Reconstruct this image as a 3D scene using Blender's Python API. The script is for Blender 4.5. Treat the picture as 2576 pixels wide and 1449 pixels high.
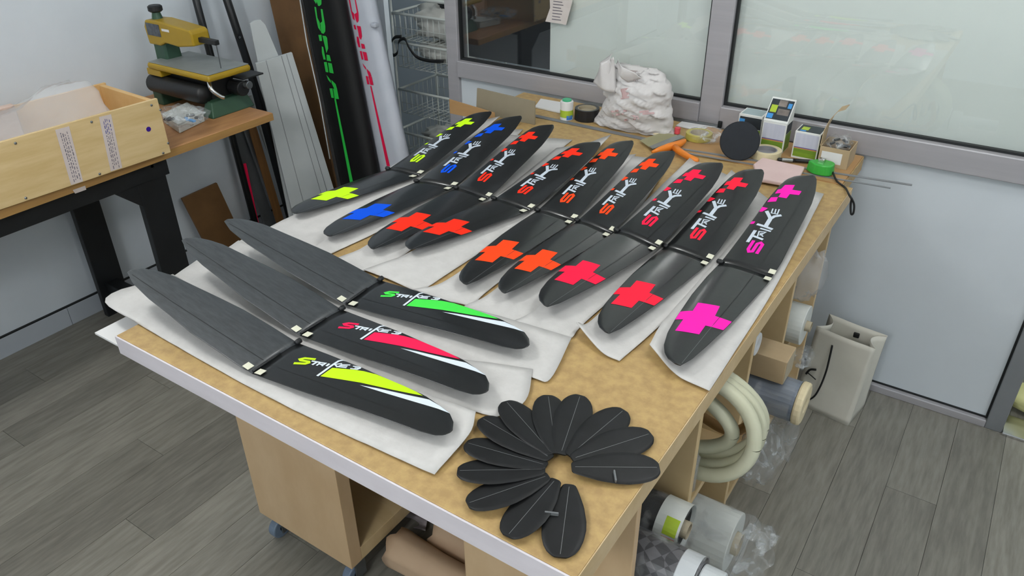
import bpy, bmesh, math, random
import numpy as np
from mathutils import Vector, Matrix
from mathutils.geometry import tessellate_polygon
random.seed(7); rng = np.random.default_rng(7)
for o in list(bpy.data.objects): bpy.data.objects.remove(o)
S = bpy.context.scene
COL = S.collection
PI = math.pi
# ------------------------------------------------------------------ camera
YAW, PITCH, ROLL, FPX = -0.595046714, 0.544132926, 0.0121754616, 1940.67
CZ, TZ = 1.8563, 0.9063                     # camera height, bench top height (m)
cyw, syw, cp, sp, cr, sr = math.cos(YAW), math.sin(YAW), math.cos(PITCH), math.sin(PITCH), math.cos(ROLL), math.sin(ROLL)
fw = np.array([syw*cp, cyw*cp, -sp]); rt = np.array([cyw, -syw, 0.0]); dn = np.cross(fw, rt)
rt, dn = cr*rt + sr*dn, -sr*rt + cr*dn
CAM = np.array([0, 0, CZ])
cam_data = bpy.data.cameras.new('camera'); cam = bpy.data.objects.new('camera', cam_data); COL.objects.link(cam)
cam_data.sensor_width = 36.0; cam_data.lens = 36.0*FPX/2576.0; cam_data.clip_start = 0.05
m = Matrix.Identity(4)
for i in range(3):
    m[i][0], m[i][1], m[i][2], m[i][3] = rt[i], -dn[i], -fw[i], CAM[i]
cam.matrix_world = m
S.camera = cam
# ------------------------------------------------------------------ world, lamps, exposure
w = bpy.data.worlds.new('world'); S.world = w; w.use_nodes = True
w.node_tree.nodes['Background'].inputs[0].default_value = (0.80, 0.90, 1.0, 1)
w.node_tree.nodes['Background'].inputs[1].default_value = 0.25
S.view_settings.view_transform = 'Standard'; S.view_settings.look = 'None'
S.view_settings.exposure = 0.0; S.view_settings.gamma = 1.0; S.view_settings.use_curve_mapping = False
LAMPS = [((-0.15, 1.75, 2.50), 0.14, 16.0), ((-0.35, -1.30, 2.25), 0.20, 53.0), ((-1.85, 0.55, 2.50), 0.14, 30.0), ((1.5, 0.9, 2.50), 0.14, 29.0)]  # the last one, on the right, is an added fill lamp
def lamp(i, loc, r, e):
    ld = bpy.data.lights.new('ceiling_and_fill_light', 'POINT'); ld.shadow_soft_size = r; ld.energy = e; ld.color = (0.99, 1.0, 0.985)
    lo = bpy.data.objects.new('ceiling_and_fill_light', ld); COL.objects.link(lo); lo.location = loc
for i, a in enumerate(LAMPS): lamp(i, *a)
hall = bpy.data.lights.new('hall_fill_light', 'AREA'); hall.size = 1.2; hall.energy = 34; hall.color = (0.95, 1.0, 0.97)  # added fill lamp, unseen; brightens the space behind the partition
ho = bpy.data.objects.new('hall_fill_light', hall); COL.objects.link(ho); ho.location = (-0.4, 3.5, 2.6)
ho.rotation_euler = (math.radians(-42), 0, 0)

# ------------------------------------------------------------------ survey helpers: photo pixel -> point on a real plane
def ray(x, y): return fw + rt*((x-1288.0)/FPX) + dn*((y-724.5)/FPX)
def P(x, y, z=TZ):
    d = ray(x, y); return CAM + d*((z-CZ)/d[2])
def PY(x, y, Y):
    d = ray(x, y); return CAM + d*(Y/d[1])
def PX(x, y, X):
    d = ray(x, y); return CAM + d*(X/d[0])
def PP(x, y, p0, n):
    d = ray(x, y); n = np.array(n, float); return CAM + d*(((np.array(p0)-CAM)@n)/(d@n))
A = lambda *v: np.array(v, float)

# ------------------------------------------------------------------ materials
def lin(c):
    if isinstance(c, str):
        c = [int(c[i:i+2], 16)/255 for i in (0, 2, 4)]
    return tuple((v/12.92 if v <= .04045 else ((v+.055)/1.055)**2.4) for v in c)
MATS = {}
def mat(name, col, rough=.5, var=None, metal=0., spec=.5, scale=8., stretch=(1, 1, 1), bump=0., bscale=60., alpha=1., trans=0., island=0., coat=0., rnd=0.):
    if name in MATS: return MATS[name]
    mt = bpy.data.materials.new(name); mt.use_nodes = True; nt = mt.node_tree; b = nt.nodes['Principled BSDF']
    c = lin(col); b.inputs['Base Color'].default_value = (*c, 1); b.inputs['Roughness'].default_value = rough
    b.inputs['Metallic'].default_value = metal; b.inputs['Specular IOR Level'].default_value = spec
    b.inputs['Alpha'].default_value = alpha; b.inputs['Transmission Weight'].default_value = trans; b.inputs['Coat Weight'].default_value = coat; b.inputs['Coat Roughness'].default_value = .13
    tc = nt.nodes.new('ShaderNodeTexCoord'); mp = nt.nodes.new('ShaderNodeMapping'); mp.inputs['Scale'].default_value = stretch
    nt.links.new(tc.outputs['Object'], mp.inputs['Vector'])
    vec = mp.outputs['Vector']
    if rnd:
        oi = nt.nodes.new('ShaderNodeObjectInfo'); ad = nt.nodes.new('ShaderNodeVectorMath'); ad.operation = 'ADD'
        cb = nt.nodes.new('ShaderNodeCombineXYZ'); ml = nt.nodes.new('ShaderNodeMath'); ml.operation = 'MULTIPLY'; ml.inputs[1].default_value = 37.
        nt.links.new(oi.outputs['Random'], ml.inputs[0])
        for k in range(3): nt.links.new(ml.outputs[0], cb.inputs[k])
        nt.links.new(vec, ad.inputs[0]); nt.links.new(cb.outputs[0], ad.inputs[1]); vec = ad.outputs[0]
    colout = None
    if var is not None:
        nz = nt.nodes.new('ShaderNodeTexNoise'); nz.inputs['Scale'].default_value = scale; nz.inputs['Detail'].default_value = 6; nz.inputs['Roughness'].default_value = .6
        nt.links.new(vec, nz.inputs['Vector'])
        cr_ = nt.nodes.new('ShaderNodeValToRGB'); cr_.color_ramp.elements[0].position = .35; cr_.color_ramp.elements[1].position = .65
        cr_.color_ramp.elements[0].color = (*c, 1); cr_.color_ramp.elements[1].color = (*lin(var), 1)
        nt.links.new(nz.outputs[0], cr_.inputs[0]); colout = cr_.outputs[0]
    if rnd and colout is not None:
        hs = nt.nodes.new('ShaderNodeHueSaturation'); mr = nt.nodes.new('ShaderNodeMapRange')
        mr.inputs['To Min'].default_value = 1-rnd; mr.inputs['To Max'].default_value = 1+rnd
        nt.links.new(oi.outputs['Random'], mr.inputs['Value']); nt.links.new(mr.outputs[0], hs.inputs['Value'])
        nt.links.new(colout, hs.inputs['Color']); colout = hs.outputs[0]
    if colout is not None: nt.links.new(colout, b.inputs['Base Color'])
    if bump:
        n2 = nt.nodes.new('ShaderNodeTexNoise'); n2.inputs['Scale'].default_value = bscale; n2.inputs['Detail'].default_value = 4
        nt.links.new(vec, n2.inputs['Vector']); bp = nt.nodes.new('ShaderNodeBump'); bp.inputs['Strength'].default_value = bump; bp.inputs['Distance'].default_value = .004
        nt.links.new(n2.outputs[0], bp.inputs['Height']); nt.links.new(bp.outputs[0], b.inputs['Normal'])
    MATS[name] = mt; return mt
def glass_mat(name, tint, refl, rough=.0):
    mt = bpy.data.materials.new(name); mt.use_nodes = True; nt = mt.node_tree; nt.nodes.clear()
    out = nt.nodes.new('ShaderNodeOutputMaterial'); mx = nt.nodes.new('ShaderNodeMixShader'); t = nt.nodes.new('ShaderNodeBsdfTransparent'); g = nt.nodes.new('ShaderNodeBsdfGlossy')
    t.inputs[0].default_value = (*tint, 1); g.inputs['Roughness'].default_value = rough
    lw = nt.nodes.new('ShaderNodeLayerWeight'); lw.inputs['Blend'].default_value = .5
    pw_ = nt.nodes.new('ShaderNodeMath'); pw_.operation = 'POWER'; pw_.inputs[1].default_value = 2.
    ma = nt.nodes.new('ShaderNodeMath'); ma.operation = 'MULTIPLY_ADD'; ma.inputs[1].default_value = 1.2; ma.inputs[2].default_value = refl
    nt.links.new(lw.outputs['Facing'], pw_.inputs[0]); nt.links.new(pw_.outputs[0], ma.inputs[0]); nt.links.new(ma.outputs[0], mx.inputs[0])
    nt.links.new(t.outputs[0], mx.inputs[1]); nt.links.new(g.outputs[0], mx.inputs[2]); nt.links.new(mx.outputs[0], out.inputs[0])
    MATS[name] = mt; return mt
M = {}
M['wall'] = mat('wall_paint', 'd6dee5', .6, 'd0d8e0', scale=3, bump=.05)
M['ceiling'] = mat('ceiling_paint', 'f2f2f0', .8, 'ecedeb', scale=2)
M['lowpanel'] = mat('white_laminate', 'cfd6dc', .32, 'c9d0d6', scale=2)
M['floor'] = mat('grey_oak_laminate', '7a776f', .42, '908d84', scale=9, stretch=(7, .8, 1), bump=.06, bscale=30, rnd=.16)
M['underfloor'] = mat('dark_joint', '3a3835', .8)
M['skirt'] = mat('grey_skirting_tile', 'b9c0c8', .3, 'b2b9c2', scale=3)
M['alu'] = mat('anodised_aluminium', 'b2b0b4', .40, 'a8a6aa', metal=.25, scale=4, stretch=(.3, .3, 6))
M['alu_dark'] = mat('dark_grey_aluminium', '85888c', .45, '7c7f83', metal=.25, scale=4)  # darker grey aluminium for door posts, strips, rods and grooves
M['gasket'] = mat('black_gasket', '14181a', .6)
M['board'] = mat('frosted_white_board', 'eef3f0', .6, 'e9efec', scale=2)
M['hallshade_navy'] = mat('hall_shade_navy', '1a1f26', .7, '161a20', scale=2)  # near-black paints the unlit hall's darkness; also colours the navy bundle
M['chip'] = mat('tan_hardboard', 'a98b5c', .5, 'bd9f69', scale=48, bump=.06, bscale=90)
M['chip_edge'] = mat('pale_board_edge', 'cdb58e', .55, 'c3a97f', scale=20)
M['fascia'] = mat('white_painted_edge', 'dcd6dc', .5, 'd2ccd2', scale=10, stretch=(.5, 1, 2))
M['birch'] = mat('birch_veneer', 'c6a780', .45, 'd3b690', scale=5, stretch=(1.5, 1.5, .7))
M['birch_in'] = mat('pale_birch_shelf', 'cbb083', .5, 'd6bd92', scale=5, stretch=(1, 4, 1))
M['zinc'] = mat('zinc_steel', '8f9498', .35, '7d8286', metal=.9, scale=20)
M['rubber'] = mat('grey_rubber_tyre', '6f7f90', .5, '66758a', scale=20)
M['foam'] = mat('white_foam_sheet', 'cbc9c7', .75, 'c3c1bf', scale=30, bump=.08, bscale=160)
M['carbon'] = mat('glossy_black_carbon', '17191a', .30, '1b1d1e', scale=25, stretch=(3, 3, 3), bump=.02, bscale=90, spec=.3, coat=.55)
M['carbon_matt'] = mat('brushed_carbon_sheen', '36393c', .38, '424649', scale=30, stretch=(1, 5, 1), bump=.04, bscale=70, spec=.5, coat=.2)  # brushed scratches, with the base lightened to paint in the sheen
M['groove'] = mat('dark_seam', '0d0e0f', .6)
M['blade'] = mat('sanded_black_carbon', '131415', .48, '191a1c', scale=30, spec=.35)
M['blade_line'] = mat('pale_spar_line', '6b6d6e', .5)
M['hornm'] = mat('grey_plastic_horn', '6d7072', .3)
M['tape_tab'] = mat('cream_tape', 'd9d8c4', .6)
for k, c in dict(yellow='ccff1c', blue='0055e6', red='ff3018', orange='ff4a18', crimson='ff1c48', rose='ff2240', magenta='ff1eb4', green='4ae552', lime='c6f01e', pinkred='ff1f55').items():
    M[k] = mat('fluorescent_'+k, c, .6, spec=.18)
M['white_vinyl'] = mat('white_vinyl', 'dfe9f2', .5)
M['letter_grey'] = mat('pale_grey_vinyl', 'c9d3df', .5)
M['bench_wood'] = mat('worn_bench_wood', 'a5764c', .5, 'b98a5c', scale=7, stretch=(6, .8, 1))
M['bench_edge'] = mat('bench_wood_edge', 'a27a48', .55, 'b0884f', scale=8, stretch=(1, .6, 8))
M['black_steel'] = mat('black_steel', '15181b', .45, '1c1f22', scale=10)
M['ply'] = mat('pine_plywood', 'd6bc8c', .5, 'c8ac78', scale=5, stretch=(5, .8, 7))
M['ply_edge'] = mat('plywood_edge', 'ddbd86', .5)
M['ply_in'] = mat('plywood_inside', 'cfa468', .6, 'd9b57e', scale=6)
M['lining'] = mat('pink_grey_foam_lining', 'cbb5a9', .8, 'c3aca0', scale=12)
M['tapew'] = mat('white_printed_tape', 'd2c6c2', .4, 'cabdb8', scale=20)
M['ink'] = mat('grey_ink', '6c6670', .6)
M['ink_blue'] = mat('blue_ink', '57588f', .6)
M['purple'] = mat('purple_dot', '34108a', .4)
M['bubble'] = mat('clear_bubble_wrap', 'd9d9da', .25, alpha=.30, bump=.6, bscale=90)
M['sleeve'] = mat('thin_clear_sleeve', 'd0d4d8', .08, alpha=.10, bump=.5, bscale=12)
M['clear'] = mat('clear_plastic_bag', 'd3d8db', .12, alpha=.26, bump=.9, bscale=25)
def crinkle_glints(mt, lo, hi, sc):  # noise in the alpha paints pale highlights of crinkled plastic
    nt = mt.node_tree; b = nt.nodes['Principled BSDF']; tc = nt.nodes.new('ShaderNodeTexCoord'); nz = nt.nodes.new('ShaderNodeTexNoise')
    nz.inputs['Scale'].default_value = sc; nz.inputs['Detail'].default_value = 5; nz.inputs['Distortion'].default_value = 1.2
    mr = nt.nodes.new('ShaderNodeMapRange'); mr.inputs['From Min'].default_value = .50; mr.inputs['From Max'].default_value = .68; mr.inputs['To Min'].default_value = lo; mr.inputs['To Max'].default_value = hi
    nt.links.new(tc.outputs['Object'], nz.inputs['Vector']); nt.links.new(nz.outputs[0], mr.inputs['Value']); nt.links.new(mr.outputs[0], b.inputs['Alpha'])
crinkle_glints(M['clear'], .10, .62, 22); crinkle_glints(M['sleeve'], .05, .30, 14)
M['milky'] = mat('milky_plastic', 'd6dad6', .3, 'cdd2cf', scale=12, bump=.35, bscale=20)
M['saw_yellow'] = mat('yellow_paint', 'ab8c1c', .4, 'a3861f', scale=9)
M['saw_green'] = mat('dark_green_paint', '2b4a3c', .45, '33543f', scale=9)
M['saw_table'] = mat('dusty_cast_metal', '9aa09f', .5, '8e9493', metal=.3, scale=12)
M['black_plastic'] = mat('black_plastic', '17191b', .45)
M['grey_plate'] = mat('dark_label_plate', '3c4247', .4, '59606a', scale=60)
M['white_foam_board'] = mat('white_foam_board', 'c3c8c9', .6, 'bcc2c3', scale=6)
M['brown_board'] = mat('brown_hardboard', '6e4e2c', .6, '7a5833', scale=9)
M['bag_black'] = mat('black_bag_cloth', '060708', .6, '090a0b', scale=20, spec=.25)
M['bag_white'] = mat('silver_bag_cloth', 'b4b8c2', .5, 'aeb3bd', scale=10)
M['bag_green'] = mat('green_print', '1fae3c', .5)
M['bag_red'] = mat('red_print', 'd60a42', .5)
M['seam'] = mat('silver_piping', 'b9bdc0', .4)
M['wire'] = mat('white_coated_wire', 'bfc4c1', .4)
M['crumple'] = mat('crumpled_white_bag', 'c9c9c4', .5, 'bdbeb9', scale=10, bump=.4, bscale=25)
M['strap'] = mat('black_webbing', '0f1113', .6)
M['cardboard'] = mat('brown_cardboard', 'b08a5c', .7, 'a98356', scale=9, stretch=(1, 1, 5))
M['cardboard_grey'] = mat('grey_card', '8f8570', .7, '968c77', scale=9)
M['carton'] = mat('buff_cardboard', 'b7a180', .7, 'ac9675', scale=9)
M['paper'] = mat('white_paper', 'dcdcdc', .7)
M['note'] = mat('pale_note_paper', 'd6cec9', .7, 'cdc4bf', scale=9)
M['black_tape'] = mat('black_tape', '1d1c1e', .3)
M['core'] = mat('cardboard_core', 'aea38c', .7)
M['masking'] = mat('masking_tape', 'd3c7a2', .6)
M['masking_in'] = mat('grey_core', '908f92', .6)
M['polybag'] = mat('white_carrier_plastic', 'd4d1d0', .45, 'cbc7c6', scale=7, bump=.25, bscale=12)
M['red_ink'] = mat('faded_red_print', 'c0a2a2', .6)
M['grey_ink'] = mat('faded_grey_print', 'a59a98', .6)
M['orange'+'_plastic'] = mat('orange_plastic', 'e88428', .35)
M['blade_steel'] = mat('dull_steel', '8f9290', .4, '858987', metal=.5, scale=20)
M['olive'] = mat('olive_clear_plastic', 'a39f78', .4, alpha=.75)
M['yellow_roll'] = mat('yellow_tape', 'b5aa50', .4)
M['disc'] = mat('navy_black_abrasive', '10161e', .7, '141b24', scale=90)
M['green_plastic'] = mat('green_plastic', '36a53c', .35)
M['chrome'] = mat('chrome', 'd0d0d0', .15, metal=1.)
M['pink'] = mat('pink_soft_foam', 'd9bfbc', .7, 'd2b7b4', scale=10)
M['lampwhite'] = mat('white_carton', 'd9dbd8', .5)
M['lampdark'] = mat('dark_print', '1e2830', .5, '2c343a', scale=25)
M['lampgreen'] = mat('green_print_band', '7d9c2c', .5, '5f7f24', scale=12, stretch=(1, 1, 6))
M['lamppurple'] = mat('purple_print_line', '6a5a92', .5)
M['lamporange'] = mat('orange_print_line', 'c9862e', .5)
M['lampblue'] = mat('blue_print', '3f8fd0', .5)
M['lamplime'] = mat('lime_print', 'a9c234', .5)
M['lampphoto'] = mat('grey_photo_print', '8a8078', .5, '5b5652', scale=18)
M['lamptable'] = mat('pale_lilac_print', 'c4c6d2', .5, 'b9bcca', scale=20, stretch=(4, 1, .3))
M['lamptop'] = mat('pale_blue_print', '9fb0b5', .5, '8fa2a4', scale=14)
M['hose'] = mat('cream_rubber_hose', 'cfcfb6', .4, 'c7c7ac', scale=8)
M['film'] = mat('blue_grey_film', '5d6675', .25, '79818d', scale=3, stretch=(.3, 14, 14))
M['foamcore'] = mat('cream_foam', 'd9cba8', .7)
M['pvc'] = mat('white_pvc', 'd3d8dc', .35)
M['beige_cloth'] = mat('beige_wrapping_paper', 'cdb092', .7, 'c3a587', scale=6, bump=.3, bscale=14)
M['grey_cloth'] = mat('grey_plastic_sheet', '9b9295', .5, 'a59c9f', scale=6, bump=.3, bscale=12)
M['carry'] = mat('white_paper_bag', 'd6d4c9', .6, 'cecbc0', scale=6, bump=.12, bscale=5)
M['carry_in'] = mat('grey_bag_inside', '9c9f97', .7)
M['yellow_sack'] = mat('pale_yellow_sack', 'c6c48a', .6, 'bdbb80', scale=4, bump=.2, bscale=10)
M['pole'] = mat('black_pole', '15181a', .35, '1d2022', scale=8)
M['oldwood'] = mat('level_wood', '80592f', .6, '6e4b27', scale=7, stretch=(8, 8, 1))
M['grey_strip'] = mat('grey_aluminium_strip', '7d8184', .4, '6e7275', metal=.5, scale=6)
M['dotgreen'] = mat('tin_green', '3fae7d', .4)
M['dotblue'] = mat('tin_blue', '3a78c8', .4)
M['dotyel'] = mat('tin_lime', 'aac23e', .4)
M['redspot'] = mat('red_spot', 'e2525c', .5)
M['glass'] = glass_mat('clear_glass', (.985, .995, .99), .06)
M['lampemit'] = mat('white_diffuser', 'ffffff', .5)
# carbon weave for the sleeve roll
def weave():
    mt = mat('woven_carbon_sleeve', '2a2b30', .3); nt = mt.node_tree; b = nt.nodes['Principled BSDF']
    tc = nt.nodes.new('ShaderNodeTexCoord'); mp = nt.nodes.new('ShaderNodeMapping'); mp.inputs['Rotation'].default_value = (0.6, .8, .78); mp.inputs['Scale'].default_value = (46, 46, 46)
    ck = nt.nodes.new('ShaderNodeTexChecker'); ck.inputs['Color1'].default_value = (.02, .02, .025, 1); ck.inputs['Color2'].default_value = (.11, .105, .115, 1); ck.inputs['Scale'].default_value = 1.
    nt.links.new(tc.outputs['Object'], mp.inputs[0]); nt.links.new(mp.outputs[0], ck.inputs[0]); nt.links.new(ck.outputs[0], b.inputs['Base Color'])
    return mt
M['weave'] = weave()

# ------------------------------------------------------------------ object helpers
def tag(o, label=None, cat=None, group=None, kind=None):
    if label: o['label'] = label
    if cat: o['category'] = cat
    if group: o['group'] = group
    if kind: o['kind'] = kind
    return o
def thing(name, loc, label, cat, group=None):
    o = bpy.data.objects.new(name, None); COL.objects.link(o); o.location = loc; o.empty_display_size = .05
    return tag(o, label, cat, group)
def root_of(o):
    while o.parent: o = o.parent
    return o
class MB:
    def __init__(s): s.v = []; s.f = []
    def add(s, vs, fs):
        n = len(s.v); s.v += [tuple(map(float, q)) for q in vs]; s.f += [tuple(i+n for i in f) for f in fs]; return s
    def box(s, c, d, rz=0., R=None):
        c = A(*c); h = A(*d)/2
        if R is None: R = np.array([[math.cos(rz), -math.sin(rz), 0], [math.sin(rz), math.cos(rz), 0], [0, 0, 1]])
        vs = [c + R@(h*A(x, y, z)) for x, y, z in ((-1, -1, -1), (1, -1, -1), (1, 1, -1), (-1, 1, -1), (-1, -1, 1), (1, -1, 1), (1, 1, 1), (-1, 1, 1))]
        return s.add(vs, [(0, 3, 2, 1), (4, 5, 6, 7), (0, 1, 5, 4), (1, 2, 6, 5), (2, 3, 7, 6), (3, 0, 4, 7)])
    def b2(s, x0, x1, y0, y1, z0, z1): return s.box(((x0+x1)/2, (y0+y1)/2, (z0+z1)/2), (abs(x1-x0), abs(y1-y0), abs(z1-z0)))
    def hexa(s, bot, top):
        n = len(bot); vs = list(bot)+list(top)
        fs = [tuple(range(n-1, -1, -1)), tuple(range(n, 2*n))] + [(i, (i+1) % n, n+(i+1) % n, n+i) for i in range(n)]
        return s.add(vs, fs)
    def slab(s, pts, t):           # polygon pts (3D, planar), extruded by vector t
        return s.hexa([A(*q) for q in pts], [A(*q)+A(*t) for q in pts])
    def tube(s, path, r, n=10, cap=True):
        path = [A(*q) for q in path]; N = len(path); rs = r if hasattr(r, '__len__') else [r]*N
        vs = []; up = None
        for i in range(N):
            t = path[min(i+1, N-1)] - path[max(i-1, 0)]; t /= (np.linalg.norm(t)+1e-12)
            if up is None:
                up = A(0, 0, 1) if abs(t[2]) < .9 else A(1, 0, 0)
            a = np.cross(t, up); a /= np.linalg.norm(a)+1e-12; b = np.cross(a, t); up = b
            for k in range(n):
                th = 2*PI*k/n; vs.append(path[i] + rs[i]*(math.cos(th)*a + math.sin(th)*b))
        fs = [(i*n+k, i*n+(k+1) % n, (i+1)*n+(k+1) % n, (i+1)*n+k) for i in range(N-1) for k in range(n)]
        if cap: fs += [tuple(range(n-1, -1, -1)), tuple((N-1)*n+k for k in range(n))]
        return s.add(vs, fs)
    def ring(s, c, ax, ro, ri, h, n=40):    # hollow cylinder from c along ax by h
        c = A(*c); ax = A(*ax); ax /= np.linalg.norm(ax); u = np.cross(ax, A(0, 0, 1) if abs(ax[2]) < .9 else A(1, 0, 0)); u /= np.linalg.norm(u); v = np.cross(ax, u)
        vs = []
        for r, hh in ((ro, 0), (ro, h), (ri, h), (ri, 0)):
            vs += [c + ax*hh + r*(math.cos(2*PI*k/n)*u + math.sin(2*PI*k/n)*v) for k in range(n)]
        fs = [(a*n+k, a*n+(k+1) % n, ((a+1) % 4)*n+(k+1) % n, ((a+1) % 4)*n+k) for a in range(4) for k in range(n)]
        return s.add(vs, fs)
    def grid(s, rows, thick=0.):
        nr, nc = len(rows), len(rows[0]); vs = [q for r in rows for q in r]
        fs = [(i*nc+j, i*nc+j+1, (i+1)*nc+j+1, (i+1)*nc+j) for i in range(nr-1) for j in range(nc-1)]
        return s.add(vs, fs)
    def out(s, name, m_, parent=None, smooth=False, bevel=0., seg=2, solid=0., sub=0, kind=None, label=None, cat=None, group=None, angle=35):
        o_ = A(0, 0, 0)
        if parent is not None: o_ = A(*root_of(parent).location)
        me = bpy.data.meshes.new(name)
        vs = [tuple(A(*q)-o_) for q in s.v]
        if parent is None:
            c = np.array(s.v); o_ = A((c[:, 0].min()+c[:, 0].max())/2, (c[:, 1].min()+c[:, 1].max())/2, c[:, 2].min()); vs = [tuple(A(*q)-o_) for q in s.v]
        me.from_pydata(vs, [], s.f); me.update()
        bm = bmesh.new(); bm.from_mesh(me); bmesh.ops.recalc_face_normals(bm, faces=bm.faces); bm.to_mesh(me); bm.free()
        me.materials.append(M[m_] if isinstance(m_, str) else m_)
        o = bpy.data.objects.new(name, me); COL.objects.link(o)
        if parent is not None: o.parent = parent
        else: o.location = o_
        if smooth:
            for p in me.polygons: p.use_smooth = True
        if solid:
            md = o.modifiers.new('solid', 'SOLIDIFY'); md.thickness = abs(solid); md.offset = 0
        if bevel:
            md = o.modifiers.new('bevel', 'BEVEL'); md.width = bevel; md.segments = seg; md.limit_method = 'ANGLE'; md.angle_limit = math.radians(angle)
        if sub:
            md = o.modifiers.new('sub', 'SUBSURF'); md.levels = sub; md.render_levels = sub
        if smooth and angle:
            try:
                me.shade_smooth() if False else None
            except Exception: pass
        return tag(o, label, cat, group, kind)
def struct(o): o['kind'] = 'structure'; return o
def catmull(pts, n):
    pts = [A(*q) for q in pts]; q = [2*pts[0]-pts[1]] + pts + [2*pts[-1]-pts[-2]]; out = []; segs = len(pts)-1
    for i in range(n+1):
        t = i/n*segs; k = min(int(t), segs-1); u = t-k; p0, p1, p2, p3 = q[k:k+4]
        out.append(.5*((2*p1)+(-p0+p2)*u+(2*p0-5*p1+4*p2-p3)*u*u+(-p0+3*p1-3*p2+p3)*u**3))
    return out
def noise3(p, f, seed=0):
    x, y, z = p; return (math.sin(x*f*1.7+seed)+math.sin(y*f*2.3+1.3*seed+x*f)+math.sin(z*f*1.9+seed*.7+y*f*1.1)+math.sin((x+y)*f*3.1+seed*2))/4
def blob(c, r, seed=0, amp=.12, nu=22, nv=14, f=14., flat=None):
    mb = MB(); vs = []
    for j in range(nv+1):
        th = PI*j/nv
        for i in range(nu):
            ph = 2*PI*i/nu; d = A(math.sin(th)*math.cos(ph), math.sin(th)*math.sin(ph), math.cos(th))
            k = 1+amp*noise3(d, f*.25, seed)+amp*.6*noise3(d, f*.6, seed+3)
            q = A(*c)+A(*r)*d*k
            if flat is not None and q[2] < flat: q[2] = flat
            vs.append(q)
    fs = [(j*nu+i, (j+1)*nu+i, (j+1)*nu+(i+1) % nu, j*nu+(i+1) % nu) for j in range(nv) for i in range(nu)]
    return mb.add(vs, fs)

# ================================================================== SETTING
XL, YB, XR, YF, ZC = -3.17, 2.66, 2.3, -1.9, 2.76
fl = struct(MB().b2(XL-.1, XR, YF, 4.2, -.04, -.0065).out('floor', 'underfloor'))
pw = .15; ncol = int((XR-XL)/pw)+1
protos = {}
for i in range(ncol):
    x0 = XL + i*pw - .142; x1 = x0+pw
    if x1 < XL: continue
    off = .965 - 1.2*4 + ((i*7) % 5)*.24 - ((-2.26-XL+.142)//pw*7 % 5)*.24
    y = off
    while y < 4.2:
        a, b = max(y, YF), min(y+1.2, 4.2); y += 1.2
        if b-a < .03: continue
        MB().b2(x0+.0006, x1-.0006, a+.0006, b-.0006, -.0062, 0).out('plank', 'floor', fl)
wl = struct(MB().b2(XL-.12, XL, YF, 4.2, 0, ZC).out('wall_left', 'wall'))
struct(MB().b2(XR, XR+.12, YF, 4.2, 0, ZC).out('wall_right', 'wall'))
struct(MB().b2(XL-.12, XR+.12, YF-.12, YF, 0, ZC).out('wall_front', 'wall'))
struct(MB().b2(XL, -2.470, YB, YB+.03, 0, ZC).out('wall_back', 'wall'))
struct(MB().b2(XL, -2.0, 3.40, 3.50, 0, ZC).out('wall_recess', 'wall'))
struct(MB().b2(1.25, XR, YB, YB+.12, 0, ZC).out('wall_back', 'wall'))
struct(MB().b2(XL-.12, XR+.12, YF-.12, 4.32, ZC, ZC+.1).out('ceiling', 'ceiling'))
struct(MB().b2(XL-.12, XR+.12, 4.2, 4.32, 0, ZC).out('wall_hall', 'wall'))
# left skirting of tiles with dark top joint
bb = bpy.data.objects.new('baseboard_left', None); COL.objects.link(bb); bb.location = (XL, 0, 0); struct(bb)
y = YF
while y < YB:
    MB().b2(XL, XL+.012, y+.0008, min(y+.45, YB)-.0008, 0, .086).out('skirting_tile', 'skirt', bb, bevel=.0012); y += .45
MB().b2(XL, XL+.011, YF, YB, .086, .0915).out('joint', 'gasket', bb)
# glazed partition: posts, rails, panes, panels
tr = lambda n, m_, *b, bevel=.003: struct(MB().b2(*b).out(n, m_, bevel=bevel))
tr('trim_1', 'alu', -2.125, -2.064, 2.655, 2.725, 0, ZC)
tr('trim_2', 'alu', -.963, -.882, 2.655, 2.725, .905, ZC)
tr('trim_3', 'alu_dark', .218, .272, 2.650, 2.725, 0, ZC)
tr('trim_4', 'alu', -2.064, -.963, 2.645, 2.725, .906, .976)
tr('trim_5', 'alu', -.882, .218, 2.645, 2.725, .898, .976)
tr('trim_6', 'alu', -2.064, .218, 2.655, 2.725, 2.25, 2.33)
tr('trim_7', 'alu', -2.064, .218, 2.650, 2.725, 0, .030)
tr('trim_8', 'chrome', .272, 1.25, 2.640, 2.76, 0, .012)
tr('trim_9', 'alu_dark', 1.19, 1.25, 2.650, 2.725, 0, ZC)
struct(MB().b2(-2.064, .218, 2.672, 2.715, .030, .906).out('wall_panel', 'lowpanel'))
struct(MB().b2(-2.064, .218, 2.672, 2.715, 2.33, ZC).out('wall_panel', 'lowpanel'))
struct(MB().b2(.272, 1.25, 2.672, 2.715, 2.2, ZC).out('wall_panel', 'lowpanel'))
g = MB(); g.b2(-2.064, .211, 2.668, 2.673, .030, .0365); g.b2(.211, .218, 2.666, 2.673, .030, .9); struct(g.out('trim_10', 'gasket'))
XW = float(PY(1385, 150, 2.71)[0])
for n, x0, x1 in ((1, -2.064, -.963), (2, -.882, .218)):
    f = bpy.data.objects.new('window_%d' % n, None); COL.objects.link(f); f.location = (x0, 2.68, .976); struct(f)
    MB().b2(x0, x1, 2.680, 2.686, .976, 2.25).out('pane', 'glass', f)
    s = MB(); s.b2(x0, x1, 2.672, 2.690, .976, .984); s.b2(x0, x0+.008, 2.672, 2.690, .984, 2.25); s.b2(x1-.008, x1, 2.672, 2.690, .984, 2.25); s.out('gasket', 'gasket', f)
tr('trim_11', 'board', XW, .215, 2.705, 2.722, .977, 2.25, bevel=0)
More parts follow.
